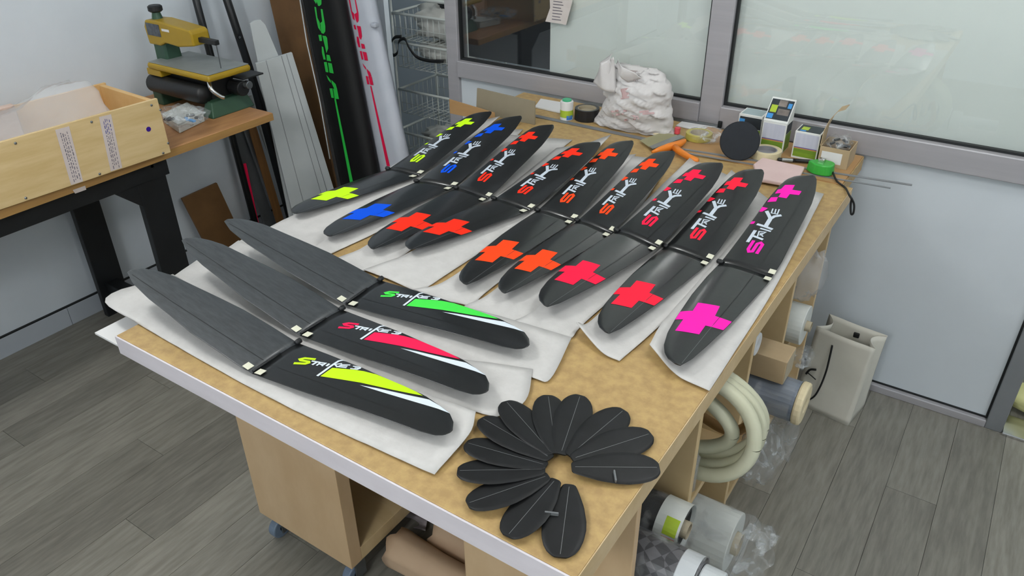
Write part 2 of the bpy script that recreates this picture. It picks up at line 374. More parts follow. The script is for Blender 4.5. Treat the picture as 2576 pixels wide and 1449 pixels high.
tr('hall_shade_sheet', 'hallshade_navy', -2.064, XW-.001, 2.735, 2.75, .977, 2.25, bevel=0)  # dark sheet behind the left pane, painted as the hall's darkness

# ================================================================== LOW STORAGE UNITS + WORKTOP
def caster(par, x, y, top, r=.034):
    c = MB(); c.box((x, y, top-.004), (.06, .06, .008)); c.box((x-.017, y, top-.045), (.004, .04, .075)); c.box((x+.017, y, top-.045), (.004, .04, .075)); c.tube([(x, y, top-.008), (x, y, top-.03)], .016, 14)
    o = c.out('caster', 'zinc', par, bevel=.0015)
    wz = r+.0015
    MB().ring((x-.0135, y-.012, wz), (1, 0, 0), r, .008, .027, 28).out('wheel', 'rubber', o, bevel=.004)
TB = TZ-.047
un = thing('shelf_unit', (-1.35, 1.5, 0), 'birch storage unit on casters with open right side under the left half of the worktop', 'shelf unit')
bx = lambda n, m_, par, *b, bev=.0015: MB().b2(*b).out(n, m_, par, bevel=bev)
bx('end_panel', 'birch', un, -1.540, -1.165, .92, .962, .102, TB)
bx('end_panel', 'birch', un, -1.540, -1.165, 2.13, 2.172, .102, TB)
bx('bottom_board', 'birch_in', un, -1.522, -1.165, .962, 2.13, .102, .150)
bx('back_panel', 'birch_in', un, -1.540, -1.522, .962, 2.13, .102, TB)
bx('top_board', 'birch_in', un, -1.522, -1.170, .962, 2.13, TB-.03, TB)
for x, y in ((-1.505, .965), (-1.20, .965), (-1.505, 2.13), (-1.20, 2.13)): caster(un, x, y, .102)
ur = thing('shelf_unit', (-.56, 1.5, 0), 'pale birch cubby shelf unit with rolls sticking out under the right edge of the worktop', 'shelf unit')
for yy in (.92, 1.212, 1.540, 1.868, 2.215): bx('upright', 'birch_in' if yy > 1 else 'birch', ur, -.763, -.360, yy, yy+.019, .200, TB)
bx('shelf', 'birch_in', ur, -.760, -.376, .939, 2.215, .482, .500)
bx('bottom_board', 'birch_in', ur, -.760, -.375, .939, 2.215, .200, .222)
bx('top_board', 'birch_in', ur, -.760, -.362, .939, 2.215, TB-.018, TB)
bx('plinth', 'birch_in', ur, -.72, -.45, 1.0, 2.15, .0, .200)
wt = thing('worktop', (-.92, 1.6, TB), 'large tan hardboard worktop with a white front edge, spread with black tail fins', 'table')
pts = [(-1.495, .668), (-.345, .668), (-.345, 2.335), (-.372, 2.335), (-.372, 2.615), (-1.70, 2.615), (-1.70, 2.30), (-1.495, 2.30)]
MB().hexa([A(x, y, TB) for x, y in pts], [A(x, y, TZ) for x, y in pts]).out('tabletop', 'chip', wt, bevel=.0015)
MB().b2(-1.497, -.343, .6640, .6678, TB, TZ-.0008).out('front_edge', 'fascia', wt, bevel=.001, label='white painted front edge')
MB().b2(-.3448, -.343, .668, 2.335, TB, TZ-.0008).out('side_edge', 'chip_edge', wt)
tag(MB().b2(-1.612, -1.4965, .676, 1.31, TB+.001, TB+.006).out('foam_board', 'paper'), 'stiff bright white board jutting out past the left end of the worktop', 'board')

# ================================================================== FOAM SHEETS
def sheet(rows, zrows, label, base, nu=30, nv=12, seed=0):
    """rows: control lines (pixels on the bench plane); zrows: heights above the bench for the same control points"""
    W3 = []
    for r, zr in zip(rows, zrows): W3.append(catmull([P(px, py, TZ+z) for (px, py), z in zip(r, zr)], nu))
    g = []
    cols = [catmull([W3[k][i] for k in range(len(W3))], nv) for i in range(nu+1)]
    for i, c in enumerate(cols):
        rr = []
        for j, q in enumerate(c):
            q = A(*q); e = min(1, 6*min(i/nu, 1-i/nu, j/nv, 1-j/nv)+.15)
            amp = .0007
            q[2] = max(TZ+base, q[2]+amp*noise3(q, 26, seed)*2+.0004*noise3(q, 70, seed+5))
            rr.append(q)
        g.append(rr)
    o = MB().grid(g).out('foam_sheet', 'foam', None, smooth=True, solid=.0012)
    return tag(o, label, 'foam sheet', 'white foam sheets under the tails')
L3 = [
 ([(1150,318),(960,432),(730,545),(590,612)], [(1205,305),(1015,445),(790,560),(670,650)], [(1258,292),(1075,452),(900,556),(780,668)], [[.004,.004,.004,.004],[.005,.004,.004,.004],[.035,.008,.012,.004]]),
 ([(1225,325),(1040,460),(830,592),(740,662)], [(1270,325),(1095,475),(890,592),(790,655)], [(1316,326),(1155,482),(975,572),(842,634)], [[.006,.006,.01,.005],[.006,.005,.006,.005],[.01,.006,.014,.004]]),
 ([(1268,338),(1142,474),(935,610),(845,650)], [(1350,345),(1190,500),(985,625),(900,680)], [(1440,352),(1240,508),(1035,628),(1000,668)], [[.008,.007,.012,.006],[.008,.006,.006,.006],[.012,.006,.014,.004]]),
 ([(1400,372),(1240,500),(1050,625),(915,678)], [(1470,362),(1295,525),(1090,655),(985,705)], [(1538,338),(1345,535),(1125,690),(1050,735)], [[.009,.008,.012,.007],[.009,.007,.007,.007],[.03,.007,.008,.006]]),
 ([(1482,398),(1340,530),(1140,695),(1040,728)], [(1540,392),(1395,555),(1185,725),(1110,752)], [(1600,388),(1450,566),(1240,722),(1190,772)], [[.010,.008,.010,.008],[.010,.008,.008,.008],[.012,.008,.009,.008]]),
 ([(1592,392),(1450,555),(1250,725),(1168,770)], [(1640,398),(1500,585),(1300,760),(1225,810)], [(1692,402),(1552,602),(1380,765),(1300,835)], [[.011,.009,.012,.009],[.011,.009,.009,.009],[.012,.009,.009,.009]]),
 ([(1735,398),(1550,578),(1360,765),(1285,812)], [(1785,420),(1605,610),(1415,800),(1355,845)], [(1838,445),(1665,640),(1480,805),(1440,850)], [[.018,.010,.012,.010],[.014,.010,.010,.010],[.012,.010,.010,.010]]),
 ([(1840,428),(1665,618),(1500,795),(1450,812)], [(1890,468),(1735,655),(1570,845),(1512,885)], [(1945,512),(1808,682),(1650,830),(1558,910)], [[.03,.011,.022,.028],[.012,.010,.012,.012],[.010,.010,.016,.006]]),
 ([(1975,452),(1800,658),(1675,800),(1634,866)], [(2022,475),(1880,690),(1755,860),(1700,942)], [(2072,490),(1955,716),(1840,900),(1784,986)], [[.04,.011,.022,.028],[.008,.010,.010,.012],[.004,.010,.012,.006]]),
]
SN = ['under the yellow cross tail at the far left', 'under the blue cross tail', 'under the red cross tail next to the blue one', 'under the second red cross tail from the left', 'under the third red cross tail from the left',
      'under the orange-red cross tail with the lamp glint', 'under the pink-red cross tail nearest the orange one', 'under the red tail beside the magenta one', 'under the magenta cross tail along the right table edge']
for k, (a, b, c, z) in enumerate(L3):
    z = [[z[0][0] if z[0][0] > .016 else .0100, .0105, .0105, z[0][3] if z[0][3] > .016 else .0085], [.0075]*4, [z[2][0] if z[2][0] > .022 else .0035, .0035, .0035, .0035]]
    sheet([a, b, c], z, 'thin white foam sheet lying '+SN[k], .0015+.0006*k, seed=k)
sheet([[(540,640),(740,772),(900,825),(1100,890),(1345,950)], [(565,628),(760,738),(960,800),(1160,850),(1385,953)], [(600,605),(820,700),(960,735),(1180,775),(1438,848)]],
      [[.004]*5, [.006]*5, [.010,.009,.010,.010,.013]], 'thin white foam sheet lying under the green-striped tail', .0015, seed=21)
sheet([[(420,708),(640,832),(800,908),(1000,978),(1248,1050)], [(455,682),(700,810),(900,890),(1100,950),(1322,1008)], [(500,652),(760,786),(900,845),(1080,890),(1340,928)]],
      [[.004]*5, [.006]*5, [.009,.009,.009,.009,.009]], 'thin white foam sheet lying under the pink-striped tail', .002, seed=22)
sheet([[(350,816),(500,903),(684,1003),(882,1099),(1093,1194)], [(266,750),(560,870),(760,960),(1000,1060),(1180,1092)], [(435,690),(640,805),(800,890),(1000,965),(1197,1035)]],
      [[.004,.004,.004,.004,.006], [.016,.010,.010,.010,.016], [.010,.010,.010,.012,.02]], 'thin white foam sheet lying under the lime-striped tail along the front edge', .003, seed=23)

# ================================================================== V-TAILS
CL, SL = .129, .44
def interp(tab, s): return float(np.interp(s, [a for a, b in tab], [b for a, b in tab]))
SHAPE = {
 'crossB': (((0,0),(.13,0),(.28,-.01),(.475,-.03),(.65,-.055),(.83,-.04),(.913,.01),(.96,.11),(.985,.23),(1.006,.40)), ((0,1.0),(.14,.985),(.37,.905),(.56,.845),(.725,.783),(.84,.704),(.93,.61),(.98,.545),(1.006,.48))),
 'crossF': (((0,0),(.19,-.05),(.41,-.07),(.66,-.04),(.8,.0),(.905,.08),(.96,.17),(.99,.27),(1.006,.40)), ((0,1.0),(.066,.995),(.35,.89),(.58,.80),(.79,.683),(.93,.595),(1.006,.50))),
 'plainL': (((0,0),(.2,-.04),(.37,-.06),(.52,-.03),(.67,.01),(.83,.05),(.913,.13),(.98,.24),(1.006,.38)), ((0,1.02),(.08,1.02),(.25,.973),(.41,.939),(.6,.837),(.76,.766),(.916,.646),(1.006,.50))),
 'stripeR': (((0,0),(.2,.02),(.28,.035),(.41,.055),(.56,.105),(.66,.13),(.79,.18),(.88,.27),(.95,.35),(1.0,.50),(1.026,.65)), ((0,1.02),(.3,.994),(.47,.962),(.62,.928),(.77,.909),(.91,.90),(.985,.865),(1.015,.80),(1.026,.72))),
}
class Panel:
    def __init__(s, Lp, C, Sv, shape, t0=.0062):
        s.L, s.C, s.S = Lp, C, Sv; s.le, s.te = SHAPE[shape]; s.smax = s.le[-1][0]; s.t0 = t0
        n = np.cross(C, Sv); n /= np.linalg.norm(n); s.n = n if n[2] > 0 else -n
    def h(s, c, sp):
        a, b = interp(s.le, sp), interp(s.te, sp); x = min(1, max(0, (c-a)/max(1e-6, b-a))); t = s.t0*(1-.62*sp/s.smax)
        return t*(1-abs(2*x-1)**2.6)*(1.12-.5*x)
    def pt(s, c, sp, up=0., low=False):
        hh = s.h(c, sp); return s.L+c*s.C+sp*s.S+s.n*((-.4*hh if low else hh)+up)
    def build(s, m_, par):
        ns, nc = 34, 14; top = []; bot = []
        for i in range(ns+1):
            u = i/ns; sp = s.smax*(1-(1-u)**1.7); a, b = interp(s.le, sp), interp(s.te, sp)
            cs = [a+(b-a)*(.5-.5*math.cos(PI*(j/nc))) for j in range(nc+1)]
            top.append([s.pt(c, sp) for c in cs]); bot.append([s.pt(c, sp, -.0006, True) for c in cs])
        mb = MB(); mb.grid(top); k = len(mb.v); mb.grid([r[::-1] for r in bot])
        W_ = nc+1
        for i in range(ns):
            for j, jj in ((0, nc), (nc, 0)):
                mb.f.append((i*W_+j, (i+1)*W_+j, k+(i+1)*W_+jj, k+i*W_+jj))
        for i in (0, ns):
            for j in range(nc): mb.f.append((i*W_+j, i*W_+j+1, k+i*W_+nc-j-1, k+i*W_+nc-j))
        return mb.out('tail_panel', m_, par, smooth=True)
    def decal(s, polys, name, m_, par, up=.0005, clamp=True):
        mb = MB()
        for poly in polys:
            vs = [Vector((c*CL, sp*SL, 0)) for c, sp in poly]
            for tri in tessellate_polygon([vs]):
                for q in bands([(poly[i][0], poly[i][1]) for i in tri]):
                    out = []
                    for c, sp in q:
                        if clamp:
                            sp = min(sp, s.smax-.01); a, b = interp(s.le, sp), interp(s.te, sp); c = min(b-.006, max(a+.006, c))
                        out.append(s.pt(c, sp, up))
                    mb.add(out, [tuple(range(len(out)))])
        bm = bmesh.new()
        o = mb.out(name, m_, par); bm.from_mesh(o.data); bmesh.ops.remove_doubles(bm, verts=bm.verts, dist=1e-5)
        bmesh.ops.dissolve_degenerate(bm, dist=1e-6, edges=bm.edges); bmesh.ops.recalc_face_normals(bm, faces=bm.faces)
        up_n = Vector(tuple(s.n))
        for f in bm.faces:
            if f.normal.dot(up_n) < 0: f.normal_flip()
        bm.to_mesh(o.data); bm.free(); return o
def clip(poly, ax, v, keep_less):
    out = []
    for i in range(len(poly)):
        p, q = poly[i], poly[(i+1) % len(poly)]; a, b = p[ax]-v, q[ax]-v
        ia, ib = (a <= 0, b <= 0) if keep_less else (a >= 0, b >= 0)
        if ia: out.append(p)
        if ia != ib:
            t = a/(a-b); out.append((p[0]+t*(q[0]-p[0]), p[1]+t*(q[1]-p[1])))
    return out
def bands(tri, dc=.028, ds=.05):
    res = []
    c0, c1 = min(p[0] for p in tri), max(p[0] for p in tri)
    for k in range(math.floor(c0/dc), math.floor(c1/dc)+1):
        a = clip(clip(tri, 0, k*dc, False), 0, (k+1)*dc, True)
        if len(a) < 3: continue
        s0, s1 = min(p[1] for p in a), max(p[1] for p in a)
        for j in range(math.floor(s0/ds), math.floor(s1/ds)+1):
            b = clip(clip(a, 1, j*ds, False), 1, (j+1)*ds, True)
            if len(b) >= 3: res.append(b)
    return res
def stroke(path, wd, n=1):
    """polyline in (c,s) -> quads, width in metres"""
    pp = [A(c*CL, s*SL) for c, s in path]; L_, R_ = [], []
    for i, p in enumerate(pp):
        d0 = pp[i]-pp[i-1] if i else pp[1]-pp[0]; d1 = pp[i+1]-pp[i] if i < len(pp)-1 else d0
        d0 = d0/np.linalg.norm(d0); d1 = d1/np.linalg.norm(d1); n0 = A(-d0[1], d0[0]); n1 = A(-d1[1], d1[0]); nn = n0+n1; nn = nn/max(1e-6, np.linalg.norm(nn)); k = min(1.6, 1/max(.3, nn@n0))
        L_.append(p+nn*k*wd/2); R_.append(p-nn*k*wd/2)
    f = lambda q: (q[0]/CL, q[1]/SL)
    return [[f(L_[i]), f(R_[i]), f(R_[i+1]), f(L_[i+1])] for i in range(len(pp)-1)]
HZ = TZ+.0155
def hinge(t, Lp, C, uf, ur, k=1.):
    o = MB().tube([Lp+C*c+A(0, 0, .0035) for c in ((.40, .5, .7, .86, .985) if k == 1. else (.60, .65, .75, .86, .985))], [.0022*k, .0030*k, .0032*k, .0030*k, .0022*k], 8).out('hinge_rod', 'black_plastic', t, smooth=True)
    MB().tube([Lp+C*c+A(0, 0, .003) for c in (-.075, -.06, .0, .05, .06)], [.003, .0058, .0064, .0056, .003], 12).out('joiner_knob', 'black_plastic', t, smooth=True)
    cu = C/np.linalg.norm(C)
    for sg in (-1, 1):
        u3 = uf if sg > 0 else ur
        c0 = Lp+C*.955+u3*.0165+A(0, 0, .0042)
        MB().slab([c0-cu*.0075-u3*.008, c0+cu*.0085-u3*.008, c0+cu*.0075+u3*.008, c0-cu*.0085+u3*.008], (0, 0, .0009)).out('tape_tab', 'tape_tab', t, label='small cream tape tab')
CB = dict(
 S=[[(.283,.245),(.302,.160),(.345,.140),(.400,.150),(.385,.225),(.43,.242),(.480,.231),(.497,.141)], .0080],
 T1=[[(.174,.338),(.197,.218)], .0085], T2=[[(.185,.284),(.425,.273)], .0070],
 R1=[[(.292,.288),(.255,.335),(.378,.344),(.334,.311),(.389,.298)], .0036], R2=[[(.319,.301),(.307,.322),(.35,.329)], .003],
 I=[[(.231,.365),(.453,.362)], .0056],
 K0=[[(.114,.398),(.456,.384)], .0080], K1=[[(.301,.386),(.279,.470)], .0110], K2=[[(.280,.460),(.270,.478),(.207,.502),(.102,.540)], .0092], K3=[[(.273,.466),(.315,.505),(.423,.532)], .0086],
 E1=[[(.185,.575),(.216,.530),(.336,.532),(.304,.583)], .0034], E2=[[(.244,.577),(.280,.536)], .0034])
CBP = dict(
 dots=[[(-.017,.390),(-.023,.418),(.048,.422),(.050,.397)], [(-.025,.523),(-.043,.577),(.088,.570),(.062,.547),(.032,.527)], [(-.017,.631),(-.015,.686),(.111,.699),(.138,.651)]],
 cross=[(.002,.730),(-.006,.778),(.048,.790),(.063,.839),(.246,.858),(.264,.804),(.451,.812),(.457,.767),(.281,.754),(.282,.705),(.117,.700),(.105,.745)])
CF = [(-.044,.680),(-.075,.602),(.142,.565),(.131,.479),(.496,.448),(.521,.545),(.844,.536),(.798,.628),(.477,.651),(.472,.738),(.096,.773),(.092,.662)]
TAILS = [
 ('yellow', (1052,443), (976,426), (1237,283), (747,537), 'black V-shaped tail with neon yellow cross, farthest left by the leaning bags'),
 ('blue', (1139,473), (1048,457), (1313,294), (834,594), 'black V-shaped tail with a bright blue cross and lettering'),
 ('red', (1225,501), (1147,474), (1394,317), (941,626), 'black V-shaped tail with red cross, lying right beside the blue one'),
 ('red', (1330,530), (1243,501), (1511,361), (1037,627), 'second red cross V-shaped tail right of the blue one, its front cross touching its neighbour'),
 ('orange', (1441,557), (1352,530), (1594,357), (1176,715), 'third red cross V-shaped tail right of the blue one, with a glossy back tip'),
 ('orange', (1536,589), (1452,556), (1698,384), (1272,737), 'orange-red cross V-shaped tail whose back tip lies by the orange scraper'),
 ('crimson', (1652,624), (1552,581), (1819,414), (1379,771), 'pink-red cross V-shaped tail, third from the right table edge'),
 ('rose', (1783,660), (1673,621), (1921,430), (1534,838), 'red cross V-shaped tail directly left of the magenta one'),
 ('magenta', (1941,699), (1812,661), (2052,445), (1713,918), 'black V-shaped tail with a magenta cross, nearest the right table edge'),
]
def tail_frame(te, le, t1, t2, d1, d2, k=0.):
    T = P(*te, HZ+k); Lp = P(*le, HZ+k); mid = (T+Lp)/2
    return Lp, T-Lp, P(*t1, HZ+k+d1)-mid, P(*t2, HZ+k+d2)-mid
for i, (c, te, le, tb, tf, lab) in enumerate(TAILS):
    kz = (0, 0, 0, .003, 0, .005, .012, .001, 0)[i]
    Lp, C, SB, SF = tail_frame(te, le, tb, tf, .088, .017, kz)
    t = thing('v_tail', tuple(Lp+C/2-A(0, 0, .006)), lab, 'model tail', 'cross-marked V-tails')
    pb, pf = Panel(Lp, C, SB, 'crossB'), Panel(Lp, C, SF, 'crossF')
    ob, of = pb.build('carbon', t), pf.build('carbon', t)
    pb.decal([CBP['cross']], 'cross_decal', c, ob); [pb.decal([d], 'square_decal', c, ob) for d in CBP['dots']]
    pb.decal(stroke(*CB['S']), 'letter_s', c, ob)
    for nm, ks in (('letter_t', ('T1', 'T2')), ('letter_r', ('R1', 'R2')), ('letter_i', ('I',)), ('letter_k', ('K0', 'K1', 'K2', 'K3')), ('letter_e', ('E1', 'E2'))):
        pb.decal(sum([stroke(*CB[k]) for k in ks], []), nm, 'letter_grey', ob, up=.0006)
    pf.decal([CF], 'cross_decal', c, of)
    pb.decal(stroke([(.70, .02), (.66, .3), (.58, .65), (.49, .97)], .0010), 'seam', 'groove', ob, up=.0007)
    pf.decal(stroke([(.70, .02), (.66, .3), (.58, .62)], .0010), 'seam', 'groove', of, up=.0007)
    pf.decal(stroke([(.58, .62), (.50, .99)], .0008), 'seam', 'blade_line', of, up=.0007)
    hinge(t, Lp, C, SF/np.linalg.norm(SF), SB/np.linalg.norm(SB), .7)
GL = dict(
 S=[[(.255,.183),(.318,.132),(.375,.120),(.395,.130),(.362,.168),(.385,.175),(.430,.168),(.511,.117)], .0072],
 T1=[[(.325,.178),(.289,.219)], .0042], T2=[[(.309,.205),(.403,.202)], .0048], R1=[[(.386,.224),(.291,.222),(.263,.247),(.308,.247),(.333,.229)], .0040], R2=[[(.320,.236),(.349,.252)], .0036],
 I=[[(.243,.264),(.322,.266)], .0050], K0=[[(.010,.312),(.045,.292),(.100,.283),(.312,.284),(.448,.285),(.595,.284)], .0052], K1=[[(.135,.312),(.215,.290),(.255,.316)], .0038],
 E1=[[(.100,.352),(.165,.318),(.241,.315),(.195,.354)], .0038], E2=[[(.202,.318),(.155,.349)], .0034], N1=[[(.103,.369),(.066,.404),(.098,.408),(.131,.385)], .0038], N2=[[(.098,.408),(.146,.404),(.184,.373)], .0038])
GST = [(.576,.298),(.309,.299),(.172,.4),(.13,.440),(.10,.5),(.09,.6),(.126,.693),(.205,.783),(.262,.717),(.315,.643),(.406,.489),(.486,.396)]
GWH = [(.463,.498),(.401,.574),(.309,.725),(.238,.823),(.288,.895),(.362,.954),(.362,.895),(.397,.781),(.439,.623)]
STR = [('lime', (636,938), (750,863), (322,686), (1141,1062), 'black V-shaped tail with a lime stripe, nearest the front table edge', 'pale'),
       ('pinkred', (756,843), (860,779), (459,606), (1231,964), 'black V-shaped tail with a hot pink stripe, middle of the three striped ones', ''),
       ('green', (871,766), (957,705), (566,558), (1331,852), 'black V-shaped tail with a bright green stripe, behind the pink-striped one', '')]
for i, (c, te, le, tl, trr, lab, _) in enumerate(STR):
    Lp, C, SLv, SR = tail_frame(te, le, tl, trr, .088, .018, .002)
    t = thing('v_tail', tuple(Lp+C/2-A(0, 0, .006)), lab, 'model tail', 'striped V-tails')
    pl, pr = Panel(Lp, C, SLv, 'plainL', .0055), Panel(Lp, C, SR, 'stripeR', .0036)
    ol, orr = pl.build('carbon_matt', t), pr.build('carbon', t)
    pr.decal([GST], 'stripe_decal', c, orr); pr.decal([GWH], 'stripe_decal', 'white_vinyl', orr)
    pr.decal(stroke(*GL['S']), 'letter_s', c, orr, up=.0006)
    for nm, ks in (('letter_t', ('T1', 'T2')), ('letter_r', ('R1', 'R2')), ('letter_i', ('I',)), ('letter_k', ('K0', 'K1')), ('letter_e', ('E1', 'E2')), ('numeral_three', ('N1', 'N2'))):
        pr.decal(sum([stroke(*GL[k]) for k in ks], []), nm, 'white_vinyl', orr, up=.0007)
    pl.decal(stroke([(.70, .02), (.655, .3), (.585, .65), (.50, .97)], .0012), 'seam', 'groove', ol, up=.0005)
    pr.decal(stroke([(.72, .02), (.70, .3), (.69, .65), (.70, .88)], .0009), 'seam', 'groove', orr, up=.0004)
    hinge(t, Lp, C, SR/np.linalg.norm(SR), SLv/np.linalg.norm(SLv))

# ================================================================== FAN OF SMALL BLADES
z6 = lambda x, y: (1100+x*.3375, 960+y*.3375)
BL = [((985,770),(915,1310)), ((885,742),(525,1165)), ((830,715),(225,925)), ((805,670),(150,680)), ((815,640),(215,470)), ((845,585),(330,285)),
      ((855,550),(510,160)), ((885,545),(825,115)), ((920,550),(1065,115)), ((985,565),(1390,225)), ((1005,590),(1590,400)), ((1000,650),(1655,655))]
BN = ['lowest of the fan, pointing at the front right corner', 'second of the fan counted clockwise from the corner one', 'third of the fan, pointing towards the front edge', 'fourth of the fan, pointing left along the front edge',
      'fifth of the fan, its tip touching the lime tail sheet', 'sixth of the fan, scuffed grey, pointing up-left', 'seventh of the fan, pointing at the pink tail sheet', 'eighth of the fan, pointing away from the front edge', 'ninth of the fan, broad and pointing straight back', 'tenth of the fan, pointing back and right', 'eleventh of the fan, tucked under the topmost one', 'topmost of the fan, tip over the right table edge']
WT = [(0,.22),(.012,.32),(.05,.40),(.12,.52),(.3,.80),(.5,.97),(.62,1.0),(.76,.94),(.87,.80),(.94,.63),(.98,.45),(1,.28)]
for i, (a, b) in enumerate(BL):
    zi, zo = TZ+.013, TZ+.006
    p, q = P(*z6(*a), zi), P(*z6(*b), zo)
    u = q-p; ln = np.linalg.norm(u); uu = u/ln; v = np.cross(A(0, 0, 1), uu); v /= np.linalg.norm(v)
    hw = .0348; tl = math.radians(0 if i == 0 else 6.5); vv = v*math.cos(tl)+A(0, 0, 1)*math.sin(tl); nn = np.cross(uu, vv); nn = nn if nn[2] > 0 else -nn
    lift = A(0, 0, hw*math.sin(tl)*.75)
    t = thing('carbon_fin', tuple((p+q)/2-A(0, 0, .006)), 'small black carbon fin, '+BN[i], 'fin', 'fan of small carbon fins')
    rows_t, rows_b = [], []; ns, nc = 26, 8
    for k in range(ns+1):
        tt = .5-.5*math.cos(PI*k/ns); wv = interp(WT, tt)*hw; base = p+u*tt+lift
        rt_, rb_ = [], []
        for j in range(nc+1):
            x = -math.cos(PI*j/nc); e = math.sqrt(max(0, 1-x*x))
            rt_.append(base+vv*(x*wv)+nn*(.0021*e**.35)); rb_.append(base+vv*(x*wv)-nn*(.0021*e**.35))
        rows_t.append(rt_); rows_b.append(rb_[::-1])
    mb = MB(); mb.grid(rows_t); k0 = len(mb.v); mb.grid(rows_b)
    for e in (0, ns):
        for j in range(nc): mb.f.append((e*(nc+1)+j, e*(nc+1)+j+1, k0+e*(nc+1)+nc-j-1, k0+e*(nc+1)+nc-j))
    mb.out('blade', 'blade', t, smooth=True)
    mb = MB(); pth = [(p+u*s+lift+nn*.0023) for s in np.linspace(.04, .97, 12)]
    mb.grid([[x-vv*.00045, x+vv*.00045] for x in pth]); mb.out('spar_line', 'blade_line', t, label='pale line along the blade')
    hb = p+u*.47+lift-vv*hw*(.62 if i in (0, 11) else .93)+nn*(.0021 if i in (0, 11) else -.001)
    MB().box(hb+nn*.003, (.003, .022 if i in (0, 11) else .009, .007 if i in (0, 11) else .005), R=np.stack([uu, vv, nn], 1)).out('control_horn', 'hornm', t, bevel=.0008)

# ================================================================== LEFT BENCH
ZB = .862
bn = thing('workbench', (-2.87, 1.0, 0), 'black steel workbench with a worn wooden top along the left wall', 'workbench')
xb0, xb1 = -3.13, -2.492
pa, pb_ = P(686, 283, ZB), P(640, 262, ZB)
MB().b2(xb0, xb1, -1.2, 1.975, ZB-.032, ZB).out('bench_top', 'bench_wood', bn, bevel=.004)
MB().b2(xb1, xb1+.0012, -1.2, 1.9745, ZB-.031, ZB-.003).out('edge_band', 'bench_edge', bn, label='paler wooden front edge')
r_ = MB(); r_.b2(xb1-.066, xb1-.041, -1.15, 1.50, ZB-.105, ZB-.032); r_.b2(xb1-.041, xb1-.012, -1.15, 1.50, ZB-.038, ZB-.032); r_.out('front_rail', 'black_steel', bn, bevel=.002)
MB().b2(xb0+.02, xb0+.05, -1.15, 1.50, ZB-.105, ZB-.032).out('rear_rail', 'black_steel', bn, bevel=.002)
for yy in (1.37, -1.05):
    MB().b2(xb1-.075, xb1-.045, yy, yy+.115, 0, ZB-.06).out('leg', 'black_steel', bn, bevel=.002)
    MB().b2(xb0+.02, xb0+.05, yy+.0, yy+.115, 0, ZB-.06).out('leg', 'black_steel', bn, bevel=.002)
    MB().b2(xb0+.05, xb1-.075, yy+.03, yy+.085, ZB-.09, ZB-.035).out('cross_rail', 'black_steel', bn, bevel=.002)
    MB().b2(xb0+.05, xb1-.075, yy+.03, yy+.085, .10, .16).out('cross_rail', 'black_steel', bn, bevel=.002)
    MB().hexa([A(xb1-.046, yy-.09, ZB-.105), A(xb1-.046, yy+.0, ZB-.105), A(xb1-.046, yy, ZB-.19)], [A(xb1-.071, yy-.09, ZB-.105), A(xb1-.071, yy+.0, ZB-.105), A(xb1-.071, yy, ZB-.19)]).out('gusset', 'black_steel', bn)
for yy in (1.44, .82, .2): MB().tube([(xb1-.046, yy, ZB-.055), (xb1-.041, yy, ZB-.055)], .006, 12).out('bolt', 'zinc', bn)

# ---- crate
c1 = P(430, 383, ZB+.002); c0 = P(0, 528, ZB+.002); d = c0-c1; d[2] = 0; d /= np.linalg.norm(d)        # along the crate, away from the partition
nrm = A(-d[1], d[0], 0); nrm = nrm if nrm[0] < 0 else -nrm                                             # into the crate (towards the wall)
zt_ = float(PP(405, 245, c1, nrm)[2]); HC = zt_-ZB-.002; LC = 1.35; DC = .34
cr = thing('crate', tuple(c1+d*.6+nrm*.15), 'open pine plywood crate with printed tape strips on the left bench', 'crate')
def cb(a0, a1, n0, n1, z0, z1):
    q = lambda a, n, z: c1+d*a+nrm*n+A(0, 0, z)
    return MB().hexa([q(a0, n0, z0), q(a1, n0, z0), q(a1, n1, z0), q(a0, n1, z0)], [q(a0, n0, z1), q(a1, n0, z1), q(a1, n1, z1), q(a0, n1, z1)])
cb(0, LC, 0, .012, 0, HC).out('front_panel', 'ply', cr, bevel=.001)
cb(0, LC, DC-.012, DC, 0, HC).out('back_panel', 'ply_in', cr, bevel=.001)
cb(.008, .026, .0125, DC-.0125, 0, HC-.004).out('end_panel', 'ply_in', cr, bevel=.001)
cb(LC-.026, LC-.008, .0125, DC-.0125, 0, HC-.004).out('end_panel', 'ply_in', cr, bevel=.001)
cb(.0265, LC-.0265, .0125, DC-.0125, .0, .012).out('bottom_panel', 'ply_in', cr)
fpl = lambda x, y, off=0.: PP(x, y, c1-nrm*off, nrm)
zc = lambda x, y: (x*.23467, 200+y*.23467)
for k, (a, b, cc, dd) in enumerate((((590,540),(740,500),(890,1090),(762,1132)), ((1060,402),(1190,372),(1310,945),(1187,985)))):
    q = [fpl(*zc(*e), .0006) for e in (a, b, cc, dd)]
    tp = MB().slab(q, -nrm*.0004).out('tape_strip', 'tapew', cr, label='white tape strip with small grey print')
    ik = MB(); ib = MB(); ax_ = (q[3]-q[0]); ay_ = (q[1]-q[0])
    for col in (.26, .40, .54, .72):
        t0 = .04+.1*random.random()
        while t0 < .93:
            l = .02+.05*random.random(); wdt = .045+.03*random.random()
            o_ = lambda s_, r_: q[0]+ax_*s_+ay_*r_-nrm*.0007
            (ib if (k == 1 and t0 < .3) else ik).add([o_(t0, col), o_(t0+l, col), o_(t0+l, col+wdt), o_(t0, col+wdt)], [(0, 1, 2, 3)]); t0 += l+.012+.02*random.random()
    ik.out('print', 'ink', tp, kind='stuff')
    if ib.v: ib.out('print', 'ink_blue', tp, kind='stuff', label='blue print')
for sx, sy in ((165,683),(980,455),(1622,275),(1718,325),(1802,682),(1748,788),(1067,1012),(275,1270)):
    q = fpl(*zc(sx, sy)); MB().tube([q, q-nrm*.002, q-nrm*.0035], [.0042, .0040, .002], 12).out('screw', 'zinc', cr)
